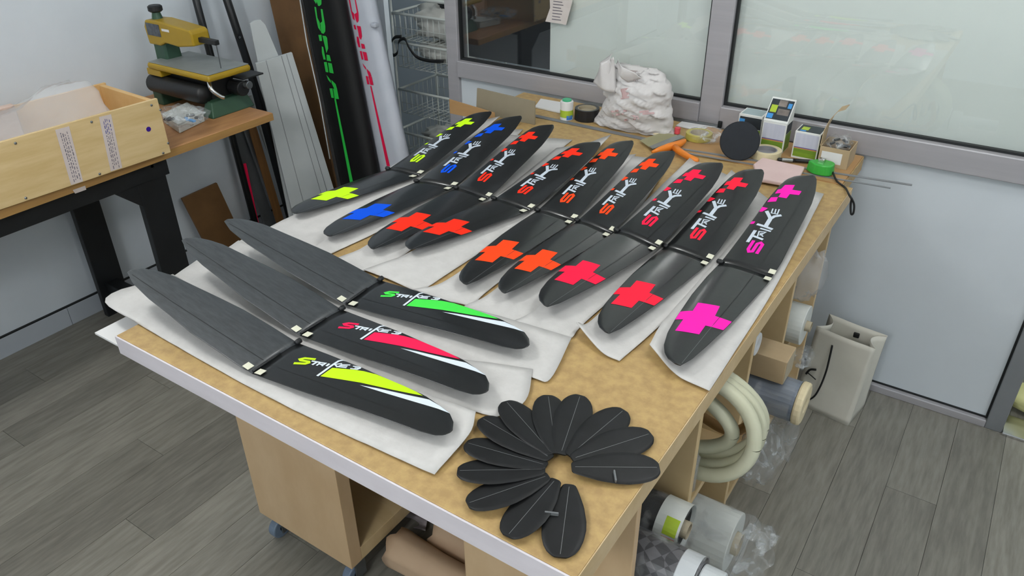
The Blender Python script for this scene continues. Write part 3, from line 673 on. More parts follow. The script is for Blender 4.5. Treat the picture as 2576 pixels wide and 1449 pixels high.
q = fpl(*zc(1592, 532)); MB().tube([q-nrm*.0003, q-nrm*.0009], .0085, 20).out('dot', 'purple', cr, label='purple dot')
ll = thing('foam_lining', tuple(c1+d*.8+nrm*(DC-.03)+A(0, 0, .02)), 'pinkish foam board standing inside the plywood crate against its back', 'foam')
cb(.33, LC-.04, DC-.040, DC-.014, .0125, HC+.012).out('foam_board', 'lining', ll, bevel=.004)
# bubble wrap draped out of the crate
def cpt(a, n, z): return c1+d*a+nrm*n+A(0, 0, z)
rows = []
for i in range(22):
    u = i/21; a = .13+.37*u; r = []
    for j in range(16):
        v = j/15; n = .020+.28*v; z = HC-.05+.11*math.sin(min(1, v*1.15)*PI*.62)*(.75+.25*math.sin(u*5+1))+.012*noise3((u*4, v*5, 1), 2., 4)
        r.append(cpt(a+.012*math.sin(v*9+u*3), n, max(z, .03)))
    rows.append(r)
tag(MB().grid(rows).out('bubble_wrap', 'bubble', None, smooth=True, solid=.002), 'crumpled translucent wrap spilling over the crate', 'wrap')
rows = [[cpt(.05+.10*i/10+.01*math.sin(j), .03+.14*j/8, HC-.012-.035*(j/8)+.008*math.sin(i*1.7+j)) for j in range(9)] for i in range(11)]
q = [PX(x, y, xb1+.0016) for x, y in ((183, 478), (214, 467), (217, 477), (189, 487))]
tag(MB().slab(q, (.0004, 0, 0)).out('tape_scrap', 'tapew', None), 'torn scrap of white tape stuck on the bench edge below the crate', 'tape')
# ---- scroll saw on the bench
SW0 = P(539, 300, ZB)                    # front right foot corner
sw = thing('scroll_saw', (SW0[0]-.16, SW0[1]+.09, ZB), 'dusty yellow and green scroll saw standing at the bench end', 'saw')
SX, SY, SK = float(SW0[0]), float(SW0[1]), .95
def sv(x, y, z): return A(SX+x*SK, SY+y*SK, ZB+z*SK)          # x<0 back to the wall, y along the wall, z up (metres of the tool)
def sbx(n, m_, x0, x1, y0, y1, z0, z1, bev=.003, seg=2, **k):
    q = lambda x, y, z: sv(x, y, z)
    return MB().hexa([q(x0, y0, z0), q(x1, y0, z0), q(x1, y1, z0), q(x0, y1, z0)], [q(x0, y0, z1), q(x1, y0, z1), q(x1, y1, z1), q(x0, y1, z1)]).out(n, m_, sw, bevel=bev, seg=seg, **k)
MB().hexa([sv(-.07, -.005, 0), sv(.0, -.005, 0), sv(.0, .215, 0), sv(-.07, .215, 0)], [sv(-.06, .015, .062), sv(-.018, .015, .062), sv(-.018, .195, .062), sv(-.06, .195, .062)]).out('front_foot', 'saw_green', sw, bevel=.004)
sbx('rear_foot', 'saw_green', -.40, -.34, 0, .19, 0, .06, .004)
sbx('body', 'black_plastic', -.39, -.05, .045, .17, .05, .145, .006)
MB().tube([sv(-.405, .015, .090), sv(-.395, .015, .090), sv(-.060, .015, .090), sv(-.045, .015, .090)], [.030, .037, .037, .030], 22).out('motor_tube', 'black_plastic', sw, smooth=True)
MB().tube([sv(-.04, .15, .095), sv(.03, .15, .095)], .030, 18).out('motor', 'black_plastic', sw, bevel=.003)
MB().tube([sv(.03, .165, .11), sv(.055, .165, .11)], .016, 16).out('dial', 'zinc', sw, bevel=.002)
sbx('bracket', 'black_steel', -.03, .05, .14, .25, .135, .142, .002)
sbx('table_rim', 'saw_yellow', -.375, .035, -.012, .205, .158, .186, .011, 3)
sbx('table_plate', 'saw_table', -.368, .028, -.005, .198, .1862, .1888, 0)
sbx('guard', 'saw_yellow', -.395, -.30, -.004, .05, .13, .158, .003)
MB().hexa([sv(-.40, .055, .15), sv(-.32, .055, .15), sv(-.32, .135, .15), sv(-.40, .135, .15)], [sv(-.405, .06, .275), sv(-.325, .06, .275), sv(-.325, .13, .275), sv(-.405, .13, .275)]).out('column', 'saw_green', sw, bevel=.008)
prof = [(-.415, .245), (-.425, .315), (-.41, .345), (-.33, .350), (-.12, .335), (-.105, .325), (-.105, .272), (-.21, .256), (-.30, .262), (-.34, .245)]
MB().hexa([sv(x, .05, z) for x, z in prof], [sv(x, .135, z) for x, z in prof]).out('arm', 'saw_yellow', sw, bevel=.006)
sbx('arm_rod', 'black_steel', -.11, .0, .078, .1, .283, .303)
sbx('saw_blade', 'zinc', -.0105, -.0085, .087, .091, .188, .285, 0)
MB().tube([sv(-.375, .09, .345), sv(-.375, .09, .378)], [.022, .015], 16).out('knob_stem', 'saw_green', sw)
MB().tube([sv(-.375, .09, .375), sv(-.375, .09, .380), sv(-.375, .09, .397), sv(-.375, .09, .402)], [.022, .028, .028, .022], 20).out('knob', 'black_plastic', sw)
sbx('label_plate', 'grey_plate', -.405, -.315, .0478, .0494, .285, .335, 0)
sbx('sticker', 'paper', -.30, -.25, .0482, .0494, .312, .322, 0)
MB().tube(catmull([sv(-.025, .03, .155), sv(-.005, .02, .12), sv(.012, .04, .09), sv(.02, .055, .08)], 12), .009, 10).out('blower_hose', 'chrome', sw, smooth=True)
# parts bag + organiser by the crate
q = P(455, 330, ZB)
og = thing('parts_box', tuple(P(460, 305, ZB)), 'flat milky plastic parts box on the bench beside the crate', 'box')
pp = [P(x, y, ZB+.001) for x, y in ((412, 308), (452, 336), (516, 305), (476, 278))]
MB().hexa(pp, [e+A(0, 0, .030) for e in pp]).out('tray', 'milky', og, bevel=.003)
MB().hexa([e*1+A(0, 0, .0305) for e in pp], [e+A(0, 0, .036) for e in pp]).out('lid', 'milky', og, bevel=.002)
bc = P(462, 298, ZB+.055)
bag = blob(bc+A(0, 0, .012), (.10, .085, .030), seed=5, amp=.28, flat=ZB+.0385).out('parts_bag', 'clear', None, smooth=True)
tag(bag, 'clear plastic bag of small parts lying on the milky parts box', 'bag')
for k in range(6):
    e = bc+A(.05*math.cos(k*1.7), .04*math.sin(k*2.1), .001); MB().box(e, (.03, .012, .008), rz=k*.9).out('part', ('lampblue', 'zinc', 'black_plastic')[k % 3], bag, bevel=.002)

# ================================================================== THINGS LEANING AT THE LEFT
def lean_bar(name, m_, p0, p1, wd, th, axis, label, cat, bevel=.002, group=None):
    p0, p1 = A(*p0), A(*p1); u = p1-p0; u /= np.linalg.norm(u); a = A(*axis); a = a-u*(a@u); a /= np.linalg.norm(a); b = np.cross(u, a)
    vs0 = [p0+a*x*wd/2+b*y*th/2 for x, y in ((-1, -1), (1, -1), (1, 1), (-1, 1))]; vs1 = [e+(p1-p0) for e in vs0]
    return tag(MB().hexa(vs0, vs1).out(name, m_, None, bevel=bevel), label, cat, group)
def ext_floor(a, b, z=.012):           # extend line a->b down to height z
    a, b = A(*a), A(*b); t = (z-a[2])/(b[2]-a[2]); return a+(b-a)*t
def ext_up(a, b, z): return ext_floor(a, b, z)
nL = (1, 0, .08)                        # planes leaning on the left wall
def pole(px0, px1, off, r, label):
    a, b = PP(*px0, (XL+off, 0, .8), nL), PP(*px1, (XL+off, 0, .8), nL)
    lo = ext_floor(a, b, r); hi = ext_up(a, b, 1.9)
    hi[0] = max(hi[0], XL+r+.001)
    return tag(MB().tube([lo, (lo+hi)/2, hi], r, 16).out('pole', 'pole', None, smooth=True), label, 'pole', 'black poles by the left wall')
pole((480, 0), (640, 560), .045, .0165, 'thin black pole leaning behind the scroll saw')
pole((571, 0), (750, 545), .125, .0185, 'black pole leaning at the far end of the bench, right of the other pole')
a, b = PP(601, 88, (XL+.19, 0, .8), nL), PP(668, 330, (XL+.19, 0, .8), nL)
sb = thing('flat_bar', tuple(ext_floor(a, b, .02)), 'flat dark steel bar with a hole at its tip, leaning beside the poles', 'bar')
u_ = (a-b)/np.linalg.norm(a-b); sd = np.cross(u_, A(1, 0, .0)); sd /= np.linalg.norm(sd); nn_ = np.cross(u_, sd); lo = ext_floor(a, b, .012)
pl_ = [a-sd*.012+u_*-.006, a-sd*.006+u_*.002, a+sd*.006+u_*.002, a+sd*.012+u_*-.006, lo+sd*.018, lo-sd*.018]
MB().slab(pl_, nn_*.003).out('bar', 'black_steel', sb)
cc_ = a-u_*.010; MB().ring(cc_-nn_*.0008, nn_, .0045, .0030, .0046, 16).out('hole_rim', 'chrome', sb)
# white foam boards
pw0 = (XL+.24, 0, .8)
def board(px, plane, n, th, name, m_, label, cat, tdir):
    tops = [PP(*q, plane, n) for q in px]
    return tag(MB().slab(tops, A(*tdir)*th).out(name, m_, None, bevel=.002), label, cat)
nw = A(1, -.55, .08)
pf0 = PP(740, 330, (XL+.33, 2.28, .8), nw)
def wpt(x, y, off=0.): return PP(x, y, pf0-nw/np.linalg.norm(nw)*off, nw)
tl_, tr_, br_, bl_ = wpt(643, 160), wpt(735, 132), wpt(842, 482), wpt(727, 500)
bd = thing('wing_board', tuple((ext_floor(tl_, bl_)+ext_floor(tr_, br_))/2), 'long white foam board with grooves leaning in front of the tapered one', 'board')
qs = [tl_, tr_, ext_floor(tr_, br_), ext_floor(tl_, bl_)]
nwn = nw/np.linalg.norm(nw)
MB().slab(qs, -nwn*.022).out('board', 'white_foam_board', bd, bevel=.002)
for u0 in (.28, .70, .84):
    x0, x1 = qs[0]*(1-u0)+qs[1]*u0, qs[3]*(1-u0)+qs[2]*u0; sd_ = (qs[1]-qs[0])/np.linalg.norm(qs[1]-qs[0])*.0012
    MB().slab([x0-sd_, x0+sd_, x1+sd_, x1-sd_], nwn*.0006).out('groove', 'alu_dark', bd)
bk = [wpt(629, 60, .030), wpt(640, 52, .030), wpt(656, 50, .030), wpt(668, 62, .030), wpt(701, 140, .030), wpt(735, 250, .030)]
lo1, lo2 = ext_floor(wpt(735, 250, .03), wpt(842, 520, .03)), ext_floor(wpt(631, 70, .03), wpt(730, 560, .03))
tag(MB().slab(bk+[lo1, lo2], -nwn*.02).out('wing_board', 'white_foam_board', None, bevel=.002), 'white foam board with a tapered tip leaning behind the grooved one', 'board')
# back wall leaners
nB = A(0, 1, -.22)
def bpt(x, y, off=0.): return PP(x, y, (0, 2.34-off, .5), nB)
br0 = [bpt(676, -20, -.10), bpt(775, -20, -.10), bpt(775, -20, -.10), bpt(676, -20, -.10)]
hpt = lambda x, y: PP(x, y, (0, 2.545, .5), (0, 1, -.10))
b0, b1 = hpt(678, 0), hpt(710, 140); b2_, b3_ = hpt(752, 0), hpt(800, 240)
qs = [ext_up(b0, b1, 1.22), ext_up(b2_, b3_, 1.22), ext_floor(b2_, b3_), ext_floor(b0, b1)]
tag(MB().slab(qs, (0, .012, 0)).out('hardboard_plank', 'brown_board', None, bevel=.002), 'tall brown hardboard plank leaning left of the black bag', 'board')
def bagbody(name, lft, rgt, off, th, m_, label, zt=1.36):
    l0, l1, r0, r1 = bpt(*lft[0], off), bpt(*lft[1], off), bpt(*rgt[0], off), bpt(*rgt[1], off)
    tl, tr, bl, br_ = ext_up(l0, l1, zt), ext_up(r0, r1, zt), ext_floor(l0, l1, .02), ext_floor(r0, r1, .02)
    rt_ = thing(name, tuple((bl+br_)/2+A(0, th/2, -.01)), label, 'bag')
    rows = []
    for i in range(31):
        v = i/30; L_, R_ = tl*(1-v)+bl*v, tr*(1-v)+br_*v; row = []
        prof = [(0, .5), (.06, .12), (.25, .0), (.5, .0), (.75, 0), (.94, .12), (1, .5), (.94, .9), (.5, 1.), (.06, .9), (0, .5)]
        for s_, t_ in prof: row.append(L_*(1-s_)+R_*s_+A(0, th*t_, 0)+A(0, .0008*math.sin(v*17+s_*4), 0))
        rows.append(row)
    mb = MB().grid(rows); nc_ = len(rows[0])
    mb.f.append(tuple(range(nc_-1))); mb.f.append(tuple(30*nc_+k for k in range(nc_-2, -1, -1)))
    o = mb.out('bag_body', m_, rt_, smooth=True)
    return rt_, o
bb_, bbo = bagbody('wing_bag', ((752, 0), (804, 251)), ((850, 0), (927, 395)), .075, .07, 'bag_black', 'tall black wing bag with green lettering leaning on the back wall')
wb_, wbo = bagbody('wing_bag', ((846, 0), (940, 420)), ((929, 0), (1013, 395)), .0, .06, 'bag_white', 'tall silver-white wing bag with red lettering right of the black one')
cpx = lambda x, y: (770+x*.17937, y*.17937)
def bdecal(polys, off, m_, name, par, tz=False):
    for nm, ps in polys:
        mb = MB()
        for p_ in ps:
            q = [bpt(*(cpx(*e) if not tz else e), off) for e in p_]
            tri = tessellate_polygon([[Vector((e[0], e[2], 0)) for e in p_3] for p_3 in [q]])
            mb.add(q, [tuple(t_) for t_ in tri])
        mb.out(nm, m_, par)
bdecal([('letter_o', [[(105,-5),(215,-5),(215,60),(190,85),(168,82),(150,20),(140,55)], ]),
 ('letter_c', [[(115,95),(140,100),(160,250),(190,310),(205,440),(170,390),(145,280)], [(205,125),(230,130),(270,370),(270,440),(245,475),(212,460),(198,325),(225,300)]]),
 ('letter_n', [[(172,490),(215,490),(225,575),(190,575)], [(228,500),(275,505),(295,530),(310,680),(285,745),(262,640)], [(220,650),(240,660),(275,835),(245,835),(222,740)], [(285,765),(330,775),(352,860),(290,850)]]),
 ('letter_i', [[(250,870),(290,870),(315,1015),(275,1010)], [(305,878),(360,890),(388,1032),(328,1018)]]),
 ('letter_v', [[(285,1050),(345,1125),(350,1165),(310,1120)], [(355,1120),(415,1180),(432,1240),(395,1245),(360,1170)], [(328,1240),(370,1240),(390,1375),(355,1370)], [(380,1245),(432,1235),(462,1390),(400,1385)]]),
 ], .0770, 'bag_green', '', bbo)
bdecal([('stripe', [[(841,249),(845,249),(889,462),(881,462)]])], .0770, 'bag_green', '', bbo, True)
bdecal([('letter_c', [[(598,-5),(615,-5),(645,160),(672,190),(680,290),(655,260),(630,160)], [(680,-5),(695,-5),(735,190),(738,290),(718,320),(700,290),(675,200),(712,175)]]),
 ('letter_n', [[(665,350),(690,350),(705,415),(680,410)],[(708,360),(765,370),(785,510),(770,560),(745,530),(725,420)],[(710,510),(735,520),(762,665),(735,660),(712,580)],[(770,610),(815,620),(830,685),(780,680)]]),
 ('letter_i', [[(752,715),(780,718),(802,835),(780,835)],[(790,722),(845,735),(868,852),(820,845)]]),
 ('letter_v', [[(790,885),(840,950),(838,980),(805,930)],[(845,960),(895,1010),(918,1070),(880,1075),(860,1020)],[(835,1065),(865,1070),(888,1185),(858,1180)],[(872,1070),(920,1075),(945,1195),(900,1190)]])], .0020, 'bag_red', '', wbo)
bdecal([('stripe', [[(931,216),(934,216),(981,418),(973,418)]])], .0020, 'bag_red', '', wbo, True)
MB().tube([bpt(752.5, -15, .068), bpt(772, 108, .070), bpt(804, 251, .070), bpt(830, 400, .07)], .0028, 8).out('piping', 'seam', bb_, smooth=True, label='silver edge piping')
q = bpt(943, 63, .004); MB().box(q, (.03, .03, .02)).out('zip_tab', 'bag_white', wb_, bevel=.006)
q = bpt(866, 92, .03); MB().box(q, (.02, .03, .022)).out('zip_tab', 'bag_black', bb_, bevel=.006)
# stuff under the bench end, against the left wall
nu = A(1, 0, .05)
def upt(x, y, off): return PP(x, y, (XL+off, 0, .3), nu)
q = [upt(458, 500, .06), upt(546, 460, .06), upt(604, 585, .06)]
lo_ = [ext_floor(q[1], q[2], .01), ext_floor(q[0], upt(520, 620, .06), .01)]
tag(MB().slab([q[0], q[1], lo_[0], lo_[1]], (-.012, 0, 0)).out('hardboard_sheet', 'brown_board', None, bevel=.001), 'small brown hardboard panel leaning on the wall under the bench', 'board')
def strip(pxa, pxb, wpx, off, m_, name, label, cat, zt=.78):
    a0, b0 = upt(*pxa, off), upt(*pxb, off); a1, b1 = upt(pxa[0]+wpx, pxa[1], off), upt(pxb[0]+wpx, pxb[1], off)
    hi0, hi1 = ext_up(a0, b0, zt), ext_up(a1, b1, zt)
    return tag(MB().slab([hi0, hi1, ext_floor(a1, b1, .01), ext_floor(a0, b0, .01)], (-.008, 0, 0)).out(name, m_, None, bevel=.001), label, cat)
strip((587, 342), (665, 565), 30, .055, 'grey_strip', 'aluminium_strip', 'grey aluminium strip leaning right of the black pole under the bench', 'strip', .74)
strip((615, 330), (700, 560), 14, .09, 'alu_dark', 'aluminium_strip', 'darker narrow metal strip leaning left of the wooden level', 'strip', .74)
strip((627, 325), (698, 565), 20, .13, 'oldwood', 'wooden_level', 'worn wooden level with a faded stamp leaning under the bench end', 'level', .75)
strip((660, 345), (735, 545), 14, .10, 'white_foam_board', 'foam_strip', 'white foam strip leaning between the wooden level and the black pole', 'strip', .74)
strip((628, 480), (645, 560), 6, .075, 'pinkred', 'pink_strip', 'narrow hot pink strip beside the black pole under the bench', 'strip', .42)

# ================================================================== WIRE BASKET TOWER
wr = thing('basket_tower', (-2.3, 2.95, 0), 'white wire basket tower in the recess left of the window post', 'rack')
YK = 2.80
def kp(x, y, dy=0.): return PY(x, y, YK+dy)
xl, xr_ = float(kp(992, 120)[0]), -2.12
f_ = MB()
zt_k = float(kp(985, 0)[2])+.02
for X_ in (xl, xr_):
    for Y_ in (YK, YK+.30): MB().tube([(X_, Y_, .0), (X_, Y_, zt_k)], .0065, 10).out('upright', 'wire', wr, smooth=True)
for Y_ in (YK, YK+.30): f_.tube([(xl, Y_, zt_k), (xr_, Y_, zt_k)], .0085, 10)
for X_ in (xl, xr_): f_.tube([(X_, YK, zt_k), (X_, YK+.30, zt_k)], .0085, 10)
f_.out('top_frame', 'wire', wr, smooth=True)
levels = [float(kp(1000, y)[2]) for y in (33, 105, 222, 318)]
for k, zt in enumerate(levels):
    dy = -.05 if k == 3 else -.004; hb = .115; x0, x1 = xl+.012, xr_-.012; y0, y1 = YK+dy, YK+.29+dy*.6
    b = MB()
    for qa, qb in (((x0, y0), (x1, y0)), ((x1, y0), (x1, y1)), ((x1, y1), (x0, y1)), ((x0, y1), (x0, y0))): b.tube([(qa[0], qa[1], zt), (qb[0], qb[1], zt)], .0062, 8)
    for qa, qb in (((x0, y0), (x1, y0)), ((x1, y1), (x0, y1))):
        for zz in (zt-hb*.55, zt-hb): b.tube([(qa[0]+(.01 if qa[0] < qb[0] else -.01), qa[1], zz), (qb[0]-(.01 if qa[0] < qb[0] else -.01), qb[1], zz)], .0016, 6)
        for i in range(13):
            x = x0+.012+(x1-x0-.024)*i/12; b.tube([(x, qa[1], zt), (x, qa[1], zt-hb)], .0015, 6)
    for X_ in (x0, x1):
        for i in range(9):
            y = y0+.01+(y1-y0-.02)*i/8; b.tube([(X_, y, zt), (X_, y, zt-hb)], .0015, 6)
    for i in range(13):
        x = x0+.012+(x1-x0-.024)*i/12; b.tube([(x, y0, zt-hb), (x, y1, zt-hb)], .0014, 6)
    b.out('wire_basket', 'wire', wr, smooth=True)
    MB().box((x1-.02, y0-.003, zt), (.035, .012, .012)).out('rail_cap', 'wire', wr, bevel=.003)
for k, (zt, lab, sd_) in enumerate(((levels[0], 'crumpled white plastic bags heaped in the top wire basket', 3), (levels[1], 'crumpled white plastic bag in the second wire basket from the top', 8), (levels[3], 'crumpled white plastic bag in the lowest wire basket', 12))):
    o = blob(((xl+xr_)/2, YK+.12, zt-.045), (.15, .10, .045 if k != 0 else .085), seed=sd_, amp=.35, f=30, flat=zt-.111).out('plastic_bag', 'crumple', None, smooth=True)
    tag(o, lab, 'bag')
blob(((xl+xr_)/2+.05, YK+.10, levels[0]+.055), (.045, .06, .03), seed=6, amp=.2).out('blue_cloth', 'hallshade_navy', None, smooth=True)
tag(bpy.data.objects['blue_cloth'], 'dark navy bundle at the back of the top wire basket', 'cloth')
tag(MB().box((xr_-.05, YK+.09, levels[2]-.03), (.02, .14, .12), rz=.5).out('dark_box', 'black_plastic', None, bevel=.004), 'dark slanted case in the third wire basket', 'box')
st = [kp(1010, 92, -.02), kp(992, 95, -.03), kp(982, 115, -.035), kp(988, 138, -.035), kp(1000, 132, -.03), kp(1003, 105, -.025), kp(1018, 98, -.02), kp(1028, 118, -.02), kp(1048, 143, -.02), kp(1080, 153, -.02), kp(1116, 154, -.02)]
cv = catmull(st, 44); rows = [[e+A(0, .001, .0075), e+A(0, -.001, -.0075)] for e in cv]
tag(MB().grid(rows).out('strap', 'strap', None, smooth=True, solid=.002), 'black webbing strap looped over the second wire basket', 'strap')

# ================================================================== THINGS AT THE BACK OF THE WORKTOP
T = TZ
tag(MB().box((-.64, 2.47, T+.0022), (.53, .27, .004)).out('cardboard_sheet', 'cardboard', None), 'flat brown cardboard sheet under the lamp cartons at the back right', 'cardboard')
def rule(name, x0, x1, y0, y1, wd, m_, label, z=.001):
    a, b = A(x0, y0, T+z), A(x1, y1, T+z); u = b-a; u /= np.linalg.norm(u); v = A(-u[1], u[0], 0)*wd/2
    return tag(MB().slab([a-v, b-v, b+v, a+v], (0, 0, .0025)).out(name, m_, None), label, 'rod')
rule('flat_rod', -1.525, -.92, 2.384, 2.374, .022, 'alu_dark', 'long dull grey strip lying along the back of the worktop')
rule('carbon_rod', -.95, -.198, 2.340, 2.435, .011, 'alu_dark', 'longer grey rod poking out past the right table edge', .0045)
rule('carbon_rod', -.90, -.247, 2.318, 2.378, .008, 'alu_dark', 'shorter grey rod poking out past the right table edge', .0045)
# grey card, cardboard flap, paper
q = [PY(x, y, 2.30) for x, y in ((1200, 222), (1345, 256), (1345, 284), (1198, 292))]
for e in q[2:]: e[2] = T+.001
tag(MB().slab(q, (0, .006, 0)).out('grey_card', 'cardboard_grey', None), 'grey-brown card standing upright at the back left of the worktop', 'card')
q = [PY(1130, 250, 2.24), PY(1243, 284, 2.24), PY(1238, 340, 2.24), PY(1127, 345, 2.24)]
q[2][2] = q[3][2] = T+.001; q[2][0] = q[1][0]; q[3][0] = q[0][0]
tag(MB().slab(q, (0, .005, 0)).out('cardboard_flap', 'cardboard', None), 'orange-brown cardboard piece standing at the far left corner of the worktop', 'cardboard')
q = [P(1345, 272), P(1412, 287), P(1418, 262), P(1360, 252)]
tag(MB().hexa([e+A(0, 0, .001) for e in q], [e+A(0, 0, .007) for e in q]).out('paper_stack', 'paper', None, bevel=.001), 'white paper sheets lying behind the little tin', 'paper')
q = [P(1700, 318), P(1775, 335), P(1800, 322), P(1715, 308)]
tag(MB().hexa([e+A(0, 0, .001) for e in q], [e+A(0, 0, .004) for e in q]).out('paper_sheet', 'paper', None), 'white paper lying between the carrier bag and the mullion', 'paper')
# tin
tc_ = P(1425, 300); tc_[2] = T+.0005
tn = thing('glue_tin', tuple(tc_), 'small white tin with lime and blue print and green cap', 'tin')
MB().tube([tc_+A(0, 0, z) for z in (0, .002, .068, .07)], [.0225, .024, .024, .0225], 24).out('can', 'paper', tn, bevel=.0008)
MB().ring(tc_+A(0, 0, .012), (0, 0, 1), .02435, .0235, .026, 24).out('lime_band', 'dotyel', tn)
a_ = [math.radians(e) for e in (-60, -40, -20, 0)]
MB().grid([[tc_+A(.0246*math.cos(t_), .0246*math.sin(t_), z) for t_ in a_] for z in (.004, .02)]).out('blue_patch', 'dotblue', tn)
MB().tube([tc_+A(0, 0, .070), tc_+A(0, 0, .076)], .017, 20).out('cap', 'dotgreen', tn, bevel=.001)
# black tape roll
bt = P(1476, 299); bt[2] = T+.0005
t = thing('tape_roll', tuple(bt), 'wide black tape roll lying flat beside the carrier bag', 'tape')
MB().ring(bt, (0, 0, 1), .046, .035, .042, 40).out('tape', 'black_tape', t, bevel=.001)
MB().ring(bt+A(0, 0, .0005), (0, 0, 1), .0348, .032, .041, 40).out('core', 'core', t)
MB().tube([bt+A(0, 0, .028), bt+A(0, 0, .031)], .0318, 30).out('core_liner', 'core', t)
# carrier bag
bgr = thing('carrier_bag', tuple(P(1590, 318)), 'crumpled white plastic carrier bag with faded red print below the window', 'bag')
zb = lambda x, y: (1380+x*.2001, 130+y*.2001)
secs = [((545,915),(1575,1000),.060,.0), ((610,840),(1560,900),.070,.0), ((650,760),(1550,800),.075,0.), ((700,660),(1520,690),.08,0.), ((740,560),(1545,560),.08,0.), ((700,430),(1520,440),.07,0.), ((690,300),(1470,340),.055,0.), ((700,200),(1400,250),.035,.0), ((760,140),(1300,215),.012,0.)]
rows = []; yc = 2.47
for k, (l, r, dep, _) in enumerate(secs):
    L_, R_ = PY(*zb(*l), yc), PY(*zb(*r), yc)
    if k == 0: L_[2] = R_[2] = T+.001
    elif k == 1: L_[2] = R_[2] = T+.02
    rows.append((L_, R_, dep))
g = []
for i in range(41):
    v = i/40*(len(rows)-1); k = min(int(v), len(rows)-2); u = v-k; L_ = rows[k][0]*(1-u)+rows[k+1][0]*u; R_ = rows[k][1]*(1-u)+rows[k+1][1]*u; dep = rows[k][2]*(1-u)+rows[k+1][2]*u
    ring_ = []
    for j in range(56):
        th = 2*PI*j/56; s_ = .5-.5*math.cos(th); q = L_*(1-s_)+R_*s_+A(0, -math.sin(th)*dep, 0)
        w_ = (.30-abs(noise3((s_*3+i*.05, i*.08, math.sin(th)), 3.2, 2)))*.026+(.3-abs(noise3((s_*6, i*.16, math.cos(th)), 2.6, 9)))*.006
        q = q+A(0, w_, w_*.3 if i > 2 else 0); q[2] = max(q[2], T+.001); q[1] = min(q[1], 2.634); ring_.append(q)
    ring_.append(ring_[0]); g.append(ring_)
mb = MB().grid(g); mb.f.append(tuple(range(56))); mb.f.append(tuple(40*57+j for j in range(55, -1, -1)))
bgb = mb.out('bag_body', 'polybag', bgr, smooth=True)
def flap(pts, y0, amp, name='handle', n=12):
    l = [PY(*zb(*e), y0) for e in pts]; a, b, c_, d_ = l
    rows = [[a*(1-u)*(1-v)+b*u*(1-v)+c_*u*v+d_*(1-u)*v+A(0, amp*math.sin(u*PI*2.3+v*3)*(.4+v*.6)-.02*math.sin(PI*u), 0) for v in np.linspace(0, 1, n)] for u in np.linspace(0, 1, n)]
    MB().grid(rows).out(name, 'polybag', bgr, smooth=True, solid=.0012)
flap([(560,385),(840,520),(830,60),(650,160)], 2.40, .010)
flap([(640,140),(850,430),(830,220),(800,20)], 2.41, .008)
flap([(850,150),(1000,390),(1180,330),(870,90)], 2.41, .01)
def bagprint(pts, m_, name):
    q = [PY(*zb(*e), 2.47) for e in pts]
    # push onto the front face of the bag
    q = [A(e[0], 2.47-.0905, e[2]) for e in q]
    return q
# faded print on the front
def front_pt(x, y):
    # the nearest front surface point of the bag along the sight line, found on the loft rings
    d_ = ray(*zb(x, y)); best = None
    for i in range(len(g)-1):
        for j in range(0, 29):
            a, b, c_ = g[i][j], g[i][j+1], g[i+1][j]
            e1, e2 = b-a, c_-a; h_ = np.cross(d_, e2); det = e1@h_
            if abs(det) < 1e-12: continue
            s_ = (CAM-a)/det; u_ = s_@h_
            if u_ < -.02 or u_ > 1.02: continue
            q_ = np.cross(CAM-a, e1); v_ = (d_@q_)/det
            if v_ < -.02 or v_ > 1.02: continue
            t_ = (e2@q_)/det
            if t_ > 0 and (best is None or t_ < best): best = t_
    return None if best is None else CAM+d_*(best-.002)
def print_patch(name, m_, x0, y0, x1, y1, sk=0., nx=6):
    rr = []
    for k in range(nx+1):
        u = k/nx; x = x0+(x1-x0)*u; a, b = front_pt(x, y0+sk*u), front_pt(x, y1+sk*u)
        if a is None or b is None: continue
        rr.append([a, b])
    if len(rr) > 1: MB().grid(rr).out(name, m_, bgb)
for x0, x1, y in ((780, 880, 742), (895, 985, 738), (800, 940, 782), (1010, 1130, 805), (1150, 1330, 770), (1140, 1260, 745), (950, 1010, 850), (1060, 1140, 835)):
    print_patch('faded_print', 'red_ink', x0, y, x1, y+26, -12)
print_patch('faded_emblem', 'red_ink', 905, 470, 1010, 600, -18)
print_patch('faded_emblem', 'grey_ink', 1010, 230, 1120, 360, 10)
# scraper / squeegee
SCZ = .0045
sc = thing('scraper', tuple(P(1700, 375)), 'orange-handled scraper with a clear olive blade', 'scraper')
v5 = lambda x, y: (1600+x*.13975, 300+y*.13975)
q = [P(*v5(*e)) for e in ((60,430),(250,560),(790,345),(470,285))]
MB().slab([e+A(0, 0, .004+SCZ) for e in q], (0, 0, .002)).out('clear_plate', 'olive', sc)
q = [P(*v5(*e)) for e in ((235,555),(300,600),(870,385),(770,335))]
MB().slab([e+A(0, 0, .0065+SCZ) for e in q], (0, 0, .0025)).out('metal_edge', 'blade_steel', sc, bevel=.0006)
MB().tube([P(*v5(*e), T+.016) for e in ((290,590),(420,545),(600,495),(760,455),(860,400),(885,375))], [.004, .009, .013, .013, .009, .005], 12).out('head', 'orange_plastic', sc, smooth=True)
MB().tube([P(*v5(*e), T+.016) for e in ((700,510),(800,590),(950,680),(1090,745),(1125,752))], [.012, .011, .010, .010, .006], 12).out('handle', 'orange_plastic', sc, smooth=True)
q = P(*v5(745, 205), T+.012); tag(MB().tube([q-A(0, 0, .011), q+A(0, 0, .012)], .010, 16).out('red_cap', 'redspot', None, bevel=.002), 'tiny red cap standing by the carrier bag corner', 'cap')
q = P(*v5(385, 268), T+.0065); tag(MB().box(q-A(0, 0, .001), (.030, .012, .010), rz=.3).out('sponge_piece', 'foamcore', None, bevel=.003), 'small cream foam scrap in front of the carrier bag', 'foam')
